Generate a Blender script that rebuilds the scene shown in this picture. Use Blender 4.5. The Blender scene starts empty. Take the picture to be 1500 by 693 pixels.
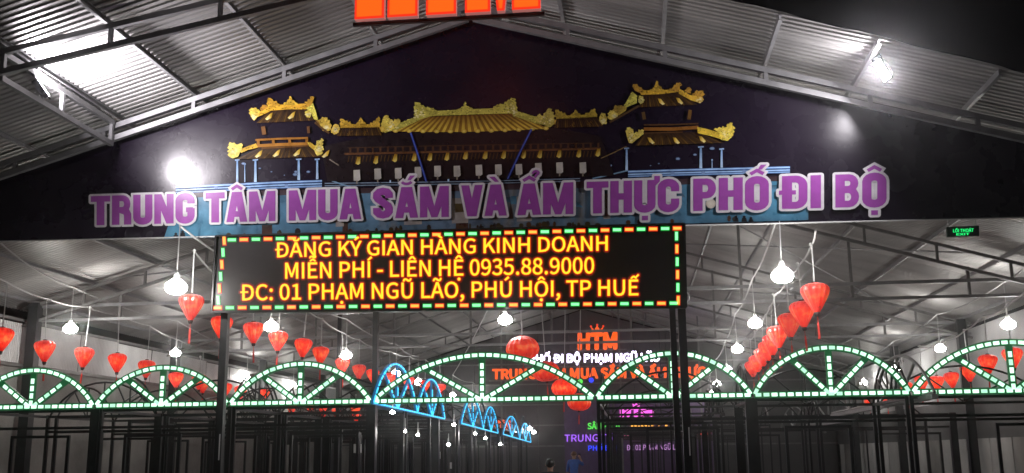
import bpy, bmesh, math, random
from mathutils import Vector, Matrix
from mathutils.geometry import interpolate_bezier, tessellate_polygon
from math import sin, cos, pi, radians, sqrt, atan2

random.seed(7)
S = bpy.context.scene
COL = S.collection

# ------------------------------------------------------------------ camera
CAM_H = 1.6
YAW, PITCH, ROLL = radians(6.6), radians(12.0), radians(0.6)
FPX, CX, CY = 1500.0, 750.0, 346.5
_f = Vector((-sin(YAW) * cos(PITCH), cos(YAW) * cos(PITCH), sin(PITCH)))
_r0 = Vector((cos(YAW), sin(YAW), 0))
_u0 = _r0.cross(_f)
_r = _r0 * cos(ROLL) - _u0 * sin(ROLL)
_u = _u0 * cos(ROLL) + _r0 * sin(ROLL)
CAMP = Vector((0, 0, CAM_H))
cd = bpy.data.cameras.new('camera')
cd.sensor_width = 36.0
cd.lens = 36.0
cd.clip_end = 2000
cam = bpy.data.objects.new('camera', cd)
COL.objects.link(cam)
cam.matrix_world = Matrix(((_r.x, _u.x, -_f.x, 0), (_r.y, _u.y, -_f.y, 0), (_r.z, _u.z, -_f.z, CAM_H), (0, 0, 0, 1)))
S.camera = cam

# ------------------------------------------------------------------ world (night sky)
w = bpy.data.worlds.new('World')
S.world = w
w.use_nodes = True
nt = w.node_tree
bg = nt.nodes['Background']
sky = nt.nodes.new('ShaderNodeTexSky')
sky.sky_type = 'NISHITA'
sky.sun_disc = False
sky.sun_elevation = radians(-6)
sky.sun_rotation = radians(200)
nt.links.new(sky.outputs[0], bg.inputs[0])
bg.inputs[1].default_value = 0.05

# ------------------------------------------------------------------ exposure
S.view_settings.view_transform = 'Standard'
S.view_settings.look = 'None'
S.view_settings.exposure = 0.0
S.view_settings.gamma = 1.0
S.render.engine = 'CYCLES'
S.cycles.use_denoising = True
S.cycles.max_bounces = 6
S.cycles.diffuse_bounces = 3
S.cycles.glossy_bounces = 3
S.cycles.sample_clamp_indirect = 3.0
S.cycles.caustics_reflective = False
S.cycles.caustics_refractive = False


# ------------------------------------------------------------------ helpers: measured positions
def ray(px, py):
    return _f + _r * ((px - CX) / FPX) + _u * ((CY - py) / FPX)


def atY(px, py, Y):
    d = ray(px, py)
    return CAMP + d * ((Y - CAMP.y) / d.y)


def atX(px, py, X):
    d = ray(px, py)
    return CAMP + d * ((X - CAMP.x) / d.x)


def atZ(px, py, Z):
    d = ray(px, py)
    return CAMP + d * ((Z - CAMP.z) / d.z)


def at_plane(px, py, P, N):
    d = ray(px, py)
    return CAMP + d * ((P - CAMP).dot(N) / d.dot(N))


def lerp(a, b, t):
    return a + (b - a) * t


# ------------------------------------------------------------------ helpers: mesh building
class MB:
    def __init__(self):
        self.v = []
        self.f = []
        self.c = []
        self.m = []
        self.smooth = False

    def face(self, pts, mi=0):
        n = len(self.v)
        self.v += [tuple(p) for p in pts]
        self.f.append(tuple(range(n, n + len(pts))))
        self.m.append(mi)
        return self

    def box(self, a, b, mi=0):
        x0, y0, z0 = a
        x1, y1, z1 = b
        n = len(self.v)
        self.v += [(x0, y0, z0), (x1, y0, z0), (x1, y1, z0), (x0, y1, z0), (x0, y0, z1), (x1, y0, z1), (x1, y1, z1), (x0, y1, z1)]
        for q in ((0, 3, 2, 1), (4, 5, 6, 7), (0, 1, 5, 4), (1, 2, 6, 5), (2, 3, 7, 6), (3, 0, 4, 7)):
            self.f.append(tuple(n + i for i in q))
            self.m.append(mi)
        return self

    def bar(self, p, q, w, h, up=(0, 0, 1), mi=0):
        """rectangular bar from p to q, w across, h along up"""
        p, q = Vector(p), Vector(q)
        d = (q - p).normalized()
        up = Vector(up)
        s = d.cross(up)
        if s.length < 1e-5:
            s = d.cross(Vector((1, 0, 0)))
        s.normalize()
        t = s.cross(d)
        n = len(self.v)
        for o in (p, q):
            for a, b in ((-1, -1), (1, -1), (1, 1), (-1, 1)):
                self.v.append(tuple(o + s * (a * w / 2) + t * (b * h / 2)))
        for k in ((0, 1, 2, 3), (7, 6, 5, 4), (0, 4, 5, 1), (1, 5, 6, 2), (2, 6, 7, 3), (3, 7, 4, 0)):
            self.f.append(tuple(n + i for i in k))
            self.m.append(mi)
        return self

    def tube(self, pts, r, n=8, closed=False, mi=0, cap=True):
        pts = [Vector(p) for p in pts]
        base = len(self.v)
        L = len(pts)
        prev = None
        for i, p in enumerate(pts):
            if closed:
                d = (pts[(i + 1) % L] - pts[i - 1]).normalized()
            else:
                d = (pts[min(i + 1, L - 1)] - pts[max(i - 1, 0)]).normalized()
            if prev is None:
                s = d.cross(Vector((0, 0, 1)))
                if s.length < .1:
                    s = d.cross(Vector((1, 0, 0)))
            else:
                s = prev - d * prev.dot(d)
            s.normalize()
            prev = s
            t = d.cross(s)
            rr = r[i] if isinstance(r, (list, tuple)) else r
            for k in range(n):
                a = 2 * pi * k / n
                self.v.append(tuple(p + s * (cos(a) * rr) + t * (sin(a) * rr)))
        for i in range(L if closed else L - 1):
            j = (i + 1) % L
            for k in range(n):
                k2 = (k + 1) % n
                self.f.append((base + i * n + k, base + i * n + k2, base + j * n + k2, base + j * n + k))
                self.m.append(mi)
        if cap and not closed:
            self.f.append(tuple(base + k for k in range(n))[::-1])
            self.m.append(mi)
            self.f.append(tuple(base + (L - 1) * n + k for k in range(n)))
            self.m.append(mi)
        return self

    def lathe(self, prof, n=24, c=(0, 0, 0), mi=0, pleat=0.0):
        base = len(self.v)
        for (r, z) in prof:
            for k in range(n):
                a = 2 * pi * k / n
                rr = r * (1 - (pleat if k % 2 else 0))
                self.v.append((c[0] + rr * cos(a), c[1] + rr * sin(a), c[2] + z))
        for i in range(len(prof) - 1):
            for k in range(n):
                k2 = (k + 1) % n
                self.f.append((base + i * n + k, base + i * n + k2, base + (i + 1) * n + k2, base + (i + 1) * n + k))
                self.m.append(mi)
        return self

    def prism(self, poly, d, mi=0):
        """poly: list of Vector (a planar outline), extruded by d"""
        n = len(self.v)
        L = len(poly)
        d = Vector(d)
        self.v += [tuple(p) for p in poly] + [tuple(Vector(p) + d) for p in poly]
        self.f.append(tuple(n + i for i in range(L)))
        self.m.append(mi)
        self.f.append(tuple(n + L + i for i in range(L))[::-1])
        self.m.append(mi)
        for i in range(L):
            j = (i + 1) % L
            self.f.append((n + j, n + i, n + L + i, n + L + j))
            self.m.append(mi)
        return self

    def mesh(self, name, mats, smooth=None):
        me = bpy.data.meshes.new(name)
        me.from_pydata(self.v, [], self.f)
        if not isinstance(mats, (list, tuple)):
            mats = [mats]
        for m in mats:
            me.materials.append(m)
        if len(mats) > 1:
            me.polygons.foreach_set('material_index', self.m)
        if smooth if smooth is not None else self.smooth:
            me.polygons.foreach_set('use_smooth', [True] * len(me.polygons))
        me.update()
        return me

    def build(self, name, mats, parent=None, smooth=None, loc=None):
        return link(name, self.mesh(name, mats, smooth), parent, loc)


def link(name, me, parent=None, loc=None, rot=None):
    o = bpy.data.objects.new(name, me)
    COL.objects.link(o)
    if parent is not None:
        o.parent = parent
    if loc is not None:
        o.location = loc
    if rot is not None:
        o.rotation_euler = rot
    return o


def tag(o, label=None, cat=None, group=None, kind=None):
    if label:
        o['label'] = label
    if cat:
        o['category'] = cat
    if group:
        o['group'] = group
    if kind:
        o['kind'] = kind
    return o


def thing(name, label, cat, loc=(0, 0, 0), group=None, rz=0):
    o = link(name, None, None, loc)
    o.rotation_euler.z = rz
    return tag(o, label, cat, group)


def copy_tree(o, parent=None):
    c = o.copy()
    COL.objects.link(c)
    c.parent = parent
    for ch in list(KIDS.get(o, o.children)):
        copy_tree(ch, c)
    return c


KIDS = {}


# ------------------------------------------------------------------ helpers: materials
def mat(name, col, rough=.5, metal=0.0, spec=.5, noise=0.0, nscale=3.0, bump=0.0, bscale=40.0, emit=None, estr=0.0, coat=0.0, stretch=None, attr=None, trans=0.0):
    m = bpy.data.materials.new(name)
    m.use_nodes = True
    t = m.node_tree
    b = t.nodes['Principled BSDF']
    b.inputs['Base Color'].default_value = (*col, 1)
    b.inputs['Roughness'].default_value = rough
    b.inputs['Metallic'].default_value = metal
    b.inputs['Specular IOR Level'].default_value = spec
    b.inputs['Coat Weight'].default_value = coat
    tc = t.nodes.new('ShaderNodeTexCoord')
    src = tc.outputs['Object']
    if stretch:
        mp = t.nodes.new('ShaderNodeMapping')
        mp.inputs['Scale'].default_value = stretch
        t.links.new(src, mp.inputs[0])
        src = mp.outputs[0]
    at = None
    if attr:
        at = t.nodes.new('ShaderNodeAttribute')
        at.attribute_name = attr
        t.links.new(at.outputs['Color'], b.inputs['Base Color'])
    if noise > 0:
        n = t.nodes.new('ShaderNodeTexNoise')
        n.inputs['Scale'].default_value = nscale
        n.inputs['Detail'].default_value = 6
        t.links.new(src, n.inputs['Vector'])
        mr = t.nodes.new('ShaderNodeMapRange')
        mr.inputs[1].default_value = .25
        mr.inputs[2].default_value = .75
        mr.inputs[3].default_value = 1 - noise
        mr.inputs[4].default_value = 1 + noise * .5
        t.links.new(n.outputs['Fac'], mr.inputs[0])
        mx = t.nodes.new('ShaderNodeMix')
        mx.data_type = 'RGBA'
        mx.blend_type = 'MULTIPLY'
        mx.inputs['Factor'].default_value = 1
        if at:
            t.links.new(at.outputs['Color'], mx.inputs['A'])
        else:
            mx.inputs['A'].default_value = (*col, 1)
        t.links.new(mr.outputs[0], mx.inputs['B'])
        t.links.new(mx.outputs['Result'], b.inputs['Base Color'])
        mr2 = t.nodes.new('ShaderNodeMapRange')
        mr2.inputs[3].default_value = max(.03, rough - noise * .35)
        mr2.inputs[4].default_value = min(1, rough + noise * .35)
        t.links.new(n.outputs['Fac'], mr2.inputs[0])
        t.links.new(mr2.outputs[0], b.inputs['Roughness'])
    if bump > 0:
        n2 = t.nodes.new('ShaderNodeTexNoise')
        n2.inputs['Scale'].default_value = bscale
        n2.inputs['Detail'].default_value = 4
        t.links.new(src, n2.inputs['Vector'])
        bp = t.nodes.new('ShaderNodeBump')
        bp.inputs['Strength'].default_value = bump
        bp.inputs['Distance'].default_value = .02
        t.links.new(n2.outputs['Fac'], bp.inputs['Height'])
        t.links.new(bp.outputs[0], b.inputs['Normal'])
    if emit:
        b.inputs['Emission Color'].default_value = (*emit, 1)
        b.inputs['Emission Strength'].default_value = estr
    if trans:
        b.inputs['Transmission Weight'].default_value = trans
    return m


def glow(name, col, st, mesh_light=True):
    m = mat(name, (.02, .02, .02), rough=.4, emit=col, estr=st)
    if not mesh_light:
        m.cycles.emission_sampling = 'NONE'
    return m


M = {}
M['ground'] = mat('concrete_floor', (.16, .155, .15), .75, noise=.35, nscale=.6, bump=.3, bscale=25)
M['roof'] = mat('zinc_sheet', (.44, .43, .42), .46, metal=.45, noise=.25, nscale=1.3, stretch=(.35, 1, 1))
M['wsheet'] = mat('white_sheet', (.8, .8, .8), .5, noise=.25, nscale=1.0)
M['galv'] = mat('galvanised_steel', (.33, .33, .335), .45, metal=.5, noise=.25, nscale=4)
M['truss'] = mat('grey_painted_steel', (.20, .195, .19), .5, metal=.3, noise=.3, nscale=5)
M['black'] = mat('black_painted_steel', (.022, .023, .025), .35, metal=.2, noise=.4, nscale=6)
M['conc'] = mat('rendered_wall', (.30, .29, .275), .85, noise=.45, nscale=.9, bump=.4, bscale=12)
M['panelw'] = mat('pale_panel', (.62, .62, .60), .7, noise=.2, nscale=1.2)
M['darkband'] = mat('dark_band', (.13, .13, .13), .7, noise=.3, nscale=1.2)
M['sidesheet'] = mat('grey_wall_sheet', (.42, .42, .42), .6, noise=.2, nscale=1)
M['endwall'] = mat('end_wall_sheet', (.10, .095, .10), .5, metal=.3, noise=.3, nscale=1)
M['vinyl'] = mat('banner_vinyl', (.011, .006, .016), .27, noise=.2, nscale=1.6, bump=.06, bscale=7, spec=.35)
M['print'] = mat('banner_print', (1, 1, 1), .3, attr='col', noise=.34, nscale=5, bump=.05, bscale=7, spec=.35)
M['purple'] = mat('letter_purple', (.36, .075, .40), .3, noise=.12, nscale=7)
M['white'] = mat('letter_white', (.72, .70, .72), .35, noise=.12, nscale=7)
M['cable'] = mat('white_cable', (.55, .55, .55), .5)
M['housing'] = mat('lamp_housing', (.02, .02, .022), .4, metal=.4)
M['bulbw'] = glow('bulb_glow', (1, .97, .92), 125)
M['socket'] = mat('bulb_socket', (.7, .7, .7), .4)
M['flood'] = glow('flood_glow', (1, .94, 1), 1300)
M['flood2'] = glow('flood_glow_right', (1, .95, 1), 850)
M['ledy'] = glow('led_yellow', (1, .76, .03), 1.25)
M['glowr'] = glow('red_glow', (1, .03, .004), .75)  # painted glow around the letters and orange border lights
M['glowd'] = glow('red_glow_dim', (.30, .012, .008), .38)  # painted wider red glow on the screen around the letters
M['ledg'] = glow('led_green', (.25, 1, .38), 1.6)
M['glowg'] = glow('green_glow', (.0, .45, .05), .6)  # painted halo around the green border lights
M['ledo'] = glow('led_orange', (1, .45, .06), 1.5)
M['screen'] = mat('led_screen', (.012, .009, .009), .45, noise=.4, nscale=30)
M['cab'] = mat('sign_cabinet', (.018, .018, .02), .4, metal=.3, noise=.3)
M['arcw'] = glow('arch_led', (.62, 1, .75), 1.9)
M['arcw2'] = glow('arch_led_mid', (.60, 1, .74), 1.6)
M['arcw3'] = glow('arch_led_dim', (.52, 1, .70), 1.2)
M['arcg'] = mat('arch_green_strip', (.006, .06, .02), .5, emit=(.0, .2, .05), estr=.35)  # emission paints in the green fringe around the LEDs
M['blul'] = glow('blue_led', (.05, .60, 1), 1.6)
M['blud'] = mat('arch_blue_strip', (.01, .05, .12), .4, emit=(.0, .16, .42), estr=.55)  # emission paints in the blue edge glow of the LEDs
M['arcu'] = mat('grey_arch_steel', (.30, .30, .30), .45, metal=.3, noise=.3, nscale=5)
M['lant'] = None
M['tassel'] = mat('red_thread', (.5, .03, .02), .7, emit=(.6, .02, .01), estr=.15)  # faint painted-in glow, the thread itself is no lamp
M['blackcap'] = mat('black_wood', (.02, .015, .012), .5)
M['gold'] = mat('gold_paint', (.6, .35, .06), .35, metal=.7)
M['sgnO'] = glow('letter_face_orange', (1, .12, .009), 1.2)
M['sgnR'] = glow('letter_rim_red', (1, .035, .012), 1.05)
M['sgnS'] = mat('letter_return', (.6, .22, .2), .4, emit=(.55, .18, .16), estr=.6)
M['neoO'] = glow('neon_orange', (1, .11, .012), 1.25)
M['neoR'] = glow('neon_red', (1, .05, .02), 1.0)
M['neoW'] = glow('neon_white', (.80, .70, 1), 5.0)
M['neoP'] = glow('neon_purple', (.40, .13, 1), 1.3)
M['neoB'] = glow('neon_blue', (.03, .06, 1), 1.3)
M['neoM'] = glow('neon_magenta', (1, .12, .75), 1.5)
M['neoG'] = glow('neon_green', (.12, .9, .10), 1.1)
M['neoPk'] = glow('neon_pink', (1, .22, .42), 1.2)
M['neoMv'] = glow('neon_mauve', (.62, .30, .72), 1.0)
M['stv'] = glow('stage_violet', (.42, .12, 1), 60)
M['exitg'] = glow('exit_green', (.02, 1, .22), 1.2)
M['exitb'] = mat('exit_box', (.01, .03, .015), .4)
M['ebox'] = mat('switch_box', (.7, .7, .7), .4)
M['purpl'] = mat('stage_panel', (.10, .06, .14), .5, noise=.3)


def lantern_mat():
    m = bpy.data.materials.new('red_silk')
    m.use_nodes = True
    t = m.node_tree
    b = t.nodes['Principled BSDF']
    b.inputs['Roughness'].default_value = .38
    b.inputs['Sheen Weight'].default_value = .3
    tc = t.nodes.new('ShaderNodeTexCoord')
    n = t.nodes.new('ShaderNodeTexNoise')
    n.inputs['Scale'].default_value = 11
    n.inputs['Detail'].default_value = 5
    t.links.new(tc.outputs['Object'], n.inputs['Vector'])
    r = t.nodes.new('ShaderNodeValToRGB')
    r.color_ramp.elements[0].position = .32
    r.color_ramp.elements[0].color = (.42, .006, .004, 1)
    r.color_ramp.elements[1].position = .68
    r.color_ramp.elements[1].color = (.85, .035, .015, 1)
    t.links.new(n.outputs['Fac'], r.inputs[0])
    t.links.new(r.outputs[0], b.inputs['Base Color'])
    # glow of an inner lamp, not modelled, is painted in, strongest at mid-height
    sx = t.nodes.new('ShaderNodeSeparateXYZ')
    t.links.new(tc.outputs['Object'], sx.inputs[0])
    d1 = t.nodes.new('ShaderNodeMath')
    d1.operation = 'SUBTRACT'
    t.links.new(sx.outputs[2], d1.inputs[0])
    d1.inputs[1].default_value = .27
    d2 = t.nodes.new('ShaderNodeMath')
    d2.operation = 'ABSOLUTE'
    t.links.new(d1.outputs[0], d2.inputs[0])
    d3 = t.nodes.new('ShaderNodeMapRange')
    d3.inputs[1].default_value = .02
    d3.inputs[2].default_value = .26
    d3.inputs[3].default_value = .22
    d3.inputs[4].default_value = -.16
    t.links.new(d2.outputs[0], d3.inputs[0])
    ad = t.nodes.new('ShaderNodeMath')
    ad.operation = 'ADD'
    t.links.new(n.outputs['Fac'], ad.inputs[0])
    t.links.new(d3.outputs[0], ad.inputs[1])
    r2 = t.nodes.new('ShaderNodeValToRGB')
    e = r2.color_ramp.elements
    e[0].position = .30
    e[0].color = (.36, .005, .003, 1)
    e[1].position = .90
    e[1].color = (1.0, .20, .05, 1)
    m1 = e.new(.62)
    m1.color = (.85, .028, .010, 1)
    t.links.new(ad.outputs[0], r2.inputs[0])
    t.links.new(r2.outputs[0], b.inputs['Emission Color'])
    b.inputs['Emission Strength'].default_value = 1.0
    m.cycles.emission_sampling = 'NONE'
    return m


M['lant'] = lantern_mat()


def vary(m, lo, hi, emission=False):
    """every object with this material differs a little in tone"""
    t = m.node_tree
    b = t.nodes['Principled BSDF']
    oi = t.nodes.new('ShaderNodeObjectInfo')
    mr = t.nodes.new('ShaderNodeMapRange')
    mr.inputs[3].default_value = lo
    mr.inputs[4].default_value = hi
    t.links.new(oi.outputs['Random'], mr.inputs[0])
    if emission:
        t.links.new(mr.outputs[0], b.inputs['Emission Strength'])
        return
    src = b.inputs['Base Color'].links[0].from_socket
    mx = t.nodes.new('ShaderNodeMix')
    mx.data_type = 'RGBA'
    mx.blend_type = 'MULTIPLY'
    mx.inputs['Factor'].default_value = 1
    t.links.new(src, mx.inputs['A'])
    t.links.new(mr.outputs[0], mx.inputs['B'])
    t.links.new(mx.outputs['Result'], b.inputs['Base Color'])


vary(M['lant'], .7, 1.35, True)
vary(M['roof'], .82, 1.1)
vary(M['wsheet'], .8, 1.05)
vary(M['panelw'], .7, 1.05)

# ------------------------------------------------------------------ ground
g = MB()
N = 40
for i in range(N):
    for j in range(N):
        x0, x1 = -120 + 240 * i / N, -120 + 240 * (i + 1) / N
        y0, y1 = -80 + 240 * j / N, -80 + 240 * (j + 1) / N
        g.face([(x0, y0, 0), (x1, y0, 0), (x1, y1, 0), (x0, y1, 0)])
tag(g.build('ground', M['ground']), kind='structure')

# ================================================================== MARKET HALL
RX, SL = -2.8, .295           # ridge position and roof slope
RZ = 10.14                    # ridge of the sheet
HALF = 14.2
XL, XR = RX - HALF, RX + HALF
YF, YB = 18.0, 61.0           # gable front, end wall
hall = thing('market_hall', 'large open steel market hall with pitched corrugated metal roof', 'building', (0, 0, 0))


def roofz(x):
    return RZ - SL * abs(x - RX)


EDGE = [(-40, 11.0), (-9.0, 13.1), (-2.8, 14.55), (1.0, 15.75), (6.3, 16.25), (40, 17.3)]


def edgeY(x):
    for (a, b), (c, d) in zip(EDGE, EDGE[1:]):
        if a <= x <= c:
            return b + (d - b) * (x - a) / (c - a)
    return 14


def edgeXL(y):   # left half: how far up towards the ridge a row at y reaches
    if y >= edgeY(RX):
        return RX
    for k in range(400):
        x = RX - k * .05
        if edgeY(x) <= y:
            return x
    return XL


def edgeXR(y):
    lim = XR + .4
    if y >= edgeY(lim):
        return lim
    for k in range(500):
        x = lim - k * .05
        if edgeY(x) <= y:
            return x
    return RX


# corrugated roof sheets, each about 1.1 m of the roof's length
PITCHC, AMP = .152, .026
prof = []
per = [(0, 0), (.28, 0), (.42, 1), (.78, 1), (.92, 0)]
y = 12.0
k = 0
while y < YB + .3:
    for u, a in per:
        prof.append((y + u * PITCHC, a * AMP))
    y += PITCHC
SHEETN = 8 * 5
for side in (-1, 1):
    i = 0
    while i < len(prof) - 1:
        rows = prof[i:i + SHEETN + 1]
        mb = MB()
        lift = random.uniform(0, .006)
        ok = False
        prevn = None
        for (yy, dz) in rows:
            if side < 0:
                xa, xb = XL - .5, edgeXL(yy)
            else:
                xa, xb = RX, edgeXR(yy)
            if xb - xa < .05:
                prevn = None
                continue
            xs = [xa, xa + (xb - xa) * .33, xa + (xb - xa) * .67, xb]
            n = len(mb.v)
            for x in xs:
                mb.v.append((x, yy, roofz(x) + dz + lift))
            if prevn is not None:
                for q in range(3):
                    mb.f.append((prevn + q, n + q, n + q + 1, prevn + q + 1))
                    mb.m.append(0)
            prevn = n
        if mb.f:
            mb.build('roof_sheet', M['roof'], hall)
        i += SHEETN

# purlins along the hall
PX = [-9.71, -8.22, -6.48, -4.69, -2.85, -1.08, .76, 2.58, 4.13, 6.0]
PX = [-16.8, -15.1, -13.3, -11.5] + PX + [7.8, 9.6, 11.2]
for x in PX:
    ya = max(edgeY(x), 12.0) + .05
    z = roofz(x)
    h = .10
    mb = MB()
    # lipped channel: web and two flanges
    mb.box((x - .03, ya, z - h), (x - .022, YB, z - .004))
    mb.box((x - .022, ya, z - h), (x + .035, YB, z - h + .008))
    mb.box((x - .022, ya, z - .012), (x + .035, YB, z - .004))
    mb.build('purlin', M['galv'], hall)


def ladder(p, q, depth, m, parent, name='rafter_truss', step=1.3, w=.07, hh=.08, axis=(0, 0, -1)):
    """two chords with short struts between them"""
    p, q = Vector(p), Vector(q)
    ax = Vector(axis)
    r = MB()
    r.bar(p, q, w, hh)
    o = r.build(name, m, parent)
    MB().bar(p + ax * depth, q + ax * depth, w, hh).build('chord', m, o)
    L = (q - p).length
    n = max(2, int(L / step))
    for i in range(n + 1):
        c = p.lerp(q, (i + .0) / n)
        if i == 0:
            c = p.lerp(q, .012)
        if i == n:
            c = p.lerp(q, .988)
        MB().bar(c + ax * (hh / 2 - .004), c + ax * (depth - hh / 2 + .004), w * .8, w * .8, up=(1, 0, 0)).build('strut', m, o)
    return o


# gable truss in front of the banner
zc = -.26
for s in (-1, 1):
    x0, x1 = RX + s * .05, RX + s * HALF
    ladder((x0, 17.8, roofz(x0) + zc), (x1, 17.8, roofz(x1) + zc), .24, M['galv'], hall, step=1.75, w=.09, hh=.10)
# canopy edge truss on the left, running askew to the gable
xa, xb = -9.75, -3.1
ladder((xa, 14.15, roofz(xa) - .22), (xb, 15.45, roofz(xb) - .22), .34, M['galv'], hall, step=1.45, w=.08, hh=.09)
# side truss under the canopy
o = ladder((-9.72, 14.2, roofz(-9.72) - .21), (-9.72, 17.72, roofz(-9.72) - .21), .42, M['galv'], hall, step=1.7, w=.08, hh=.09)
MB().bar((-10.1, 14.1, roofz(-9.9) - .20), (-10.1, 14.1, roofz(-9.9) - .62), .09, .09, up=(1, 0, 0)).build('hanger', M['truss'], hall)

# inner frames
FR = [26.9, 36.0, 45.1, 54.2]
for fy in FR:
    for s in (-1, 1):
        x0, x1 = RX + s * .05, RX + s * HALF
        ladder((x0, fy, roofz(x0) - .22), (x1, fy, roofz(x1) - .22), .46, M['truss'], hall, step=1.8, w=.08, hh=.08)
    for x in (XL + .35, XR - .35):
        MB().box((x - .14, fy - .14, 0), (x + .14, fy + .14, roofz(x) - .16)).build('column', M['black'], hall)
    if fy > 40:
        continue
    t = MB().bar((XL, fy + .12, 5.82), (XR, fy + .12, 5.82), .08, .09).build('tie_truss', M['galv'], hall)
    MB().bar((XL, fy + .12, 5.42), (XR, fy + .12, 5.42), .08, .08).build('chord', M['galv'], t)
    for kx in (-14.2, -11.4, -8.5, -5.7, -2.8, 0, 2.9, 5.7, 8.6):
        MB().bar((kx, fy + .12, 5.46), (kx, fy + .12, roofz(kx) - .60), .07, .07, up=(1, 0, 0)).build('strut', M['truss'], t)
for x in (XL + .35, XR - .35):
    MB().box((x - .14, 17.9, 0), (x + .14, 18.18, roofz(x) - .16)).build('column', M['black'], hall)
MB().box((-5.79, 22.5, 0), (-5.67, 22.62, roofz(-5.7) - .15)).build('column', M['black'], hall)
MB().box((-9.1, 31.0, 0), (-8.98, 31.12, roofz(-9) - .15)).build('column', M['black'], hall)
# diagonal roof bracing rods
for (a, b) in (((-14, 26.9), (-5, 36)), ((-5, 26.9), (-14, 36)), ((8.6, 26.9), (.5, 36)), ((.5, 26.9), (8.6, 36)), ((8.6, 18.3), (2.0, 26.8)), ((-14, 18.3), (-7, 26.8)), ((-14, 36), (-5, 45)), ((8.6, 36), (.5, 45))):
    MB().tube([(a[0], a[1], roofz(a[0]) - .25), (b[0], b[1], roofz(b[0]) - .25)], .022, 6).build('brace_rod', M['galv'], hall)

# left side wall: render below, white sheets above
MB().box((XL - .2, 18, 0), (XL, YB, 4.12)).build('side_wall', M['conc'], hall)
MB().box((XL - .06, 18, 4.12), (XL + .05, YB, 4.22)).build('wall_rail', M['truss'], hall)
MB().box((XL - .06, 18, 5.38), (XL + .05, YB, 5.46)).build('wall_rail', M['truss'], hall)
yy = 18.0
while yy < YB - .5:
    L = 2.35
    mb = MB()
    pts = []
    nn = 26
    for q in range(nn + 1):
        for u, a in ((0, 0), (.35, 0), (.5, 1), (.85, 1)):
            pts.append((yy + (q + u) * (L / (nn + 1)), a * .022))
    zt = 5.36 + random.uniform(-.03, .02)
    zb = 4.225
    lean = random.uniform(.0, .05)
    for q, (a, d) in enumerate(pts):
        mb.v += [(XL + .0 + d - .04, a, zb), (XL + d - .04 + lean, a, zt)]
        if q:
            n = 2 * q
            mb.f.append((n - 2, n, n + 1, n - 1))
            mb.m.append(0)
    mb.build('wall_sheet', M['wsheet'], hall)
    yy += L + .06
# right side wall: pale panels, dark band, sheet above
MB().box((XR, 18, 1.95), (XR + .2, YB, 3.3)).build('side_wall', M['darkband'], hall)
MB().box((XR + .02, 18, 3.3), (XR + .2, YB, 5.6)).build('side_wall', M['sidesheet'], hall)
yy = 18.0
while yy < YB - 1:
    L = random.choice((1.1, 1.5, 1.9))
    MB().box((XR, yy, .0), (XR + .15, yy + L, 1.95)).build('wall_panel', M['panelw'] if random.random() < .8 else M['conc'], hall)
    yy += L + .12
# end wall sheets
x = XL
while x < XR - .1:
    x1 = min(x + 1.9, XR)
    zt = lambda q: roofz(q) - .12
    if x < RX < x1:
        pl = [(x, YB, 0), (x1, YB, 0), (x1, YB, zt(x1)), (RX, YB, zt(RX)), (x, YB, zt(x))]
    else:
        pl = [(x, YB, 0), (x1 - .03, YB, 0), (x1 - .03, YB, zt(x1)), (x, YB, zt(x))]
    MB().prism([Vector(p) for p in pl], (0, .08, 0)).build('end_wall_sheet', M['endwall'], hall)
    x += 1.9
for z in (2.0, 3.2, 4.4, 5.6, 6.8, 8.0):
    hx = min(HALF, (RZ - .3 - z) / SL)
    MB().box((RX - hx, YB - .1, z), (RX + hx, YB - .02, z + .08)).build('wall_rail', M['truss'], hall)

# ================================================================== BANNER
ban = thing('gable_banner', 'huge dark vinyl banner with lit palace picture and purple Vietnamese title filling the gable', 'banner', (0, 0, 0))
BY = 18.0


def bpt(px, py, layer=0.0):
    p = atY(px, py, BY)
    # the print lies just in front of the cloth
    p.y = BY - .012 - layer * .00003
    return p


mb = MB()
NX, NZ = 120, 12
ez = lambda x: 9.80 - SL * abs(x - RX)
bz = lambda x: lerp(5.70, 5.47, (x + 12) / 18.7)
for i in range(NX + 1):
    x = lerp(RX - 13.6, RX + 13.6, i / NX)
    for j in range(NZ + 1):
        zt_, zb_ = ez(x), bz(x)
        if zt_ < zb_ + .05:
            zt_ = zb_ + .05
        z = lerp(zb_, zt_, j / NZ)
        mb.v.append((x, BY + .004 * sin(x * 2.3 + z) + .003 * sin(x * 5.1 - z * 2), z))
for i in range(NX):
    for j in range(NZ):
        a = i * (NZ + 1) + j
        mb.f.append((a, a + NZ + 1, a + NZ + 2, a + 1))
        mb.m.append(0)
mb.build('cloth', M['vinyl'], ban, smooth=True)
# hem along the bottom edge
MB().tube([(x, BY - .01, bz(x)) for x in [RX - 13.5 + 27 * i / 40 for i in range(41)]], .014, 6).build('hem', M['cable'], ban)


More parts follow.
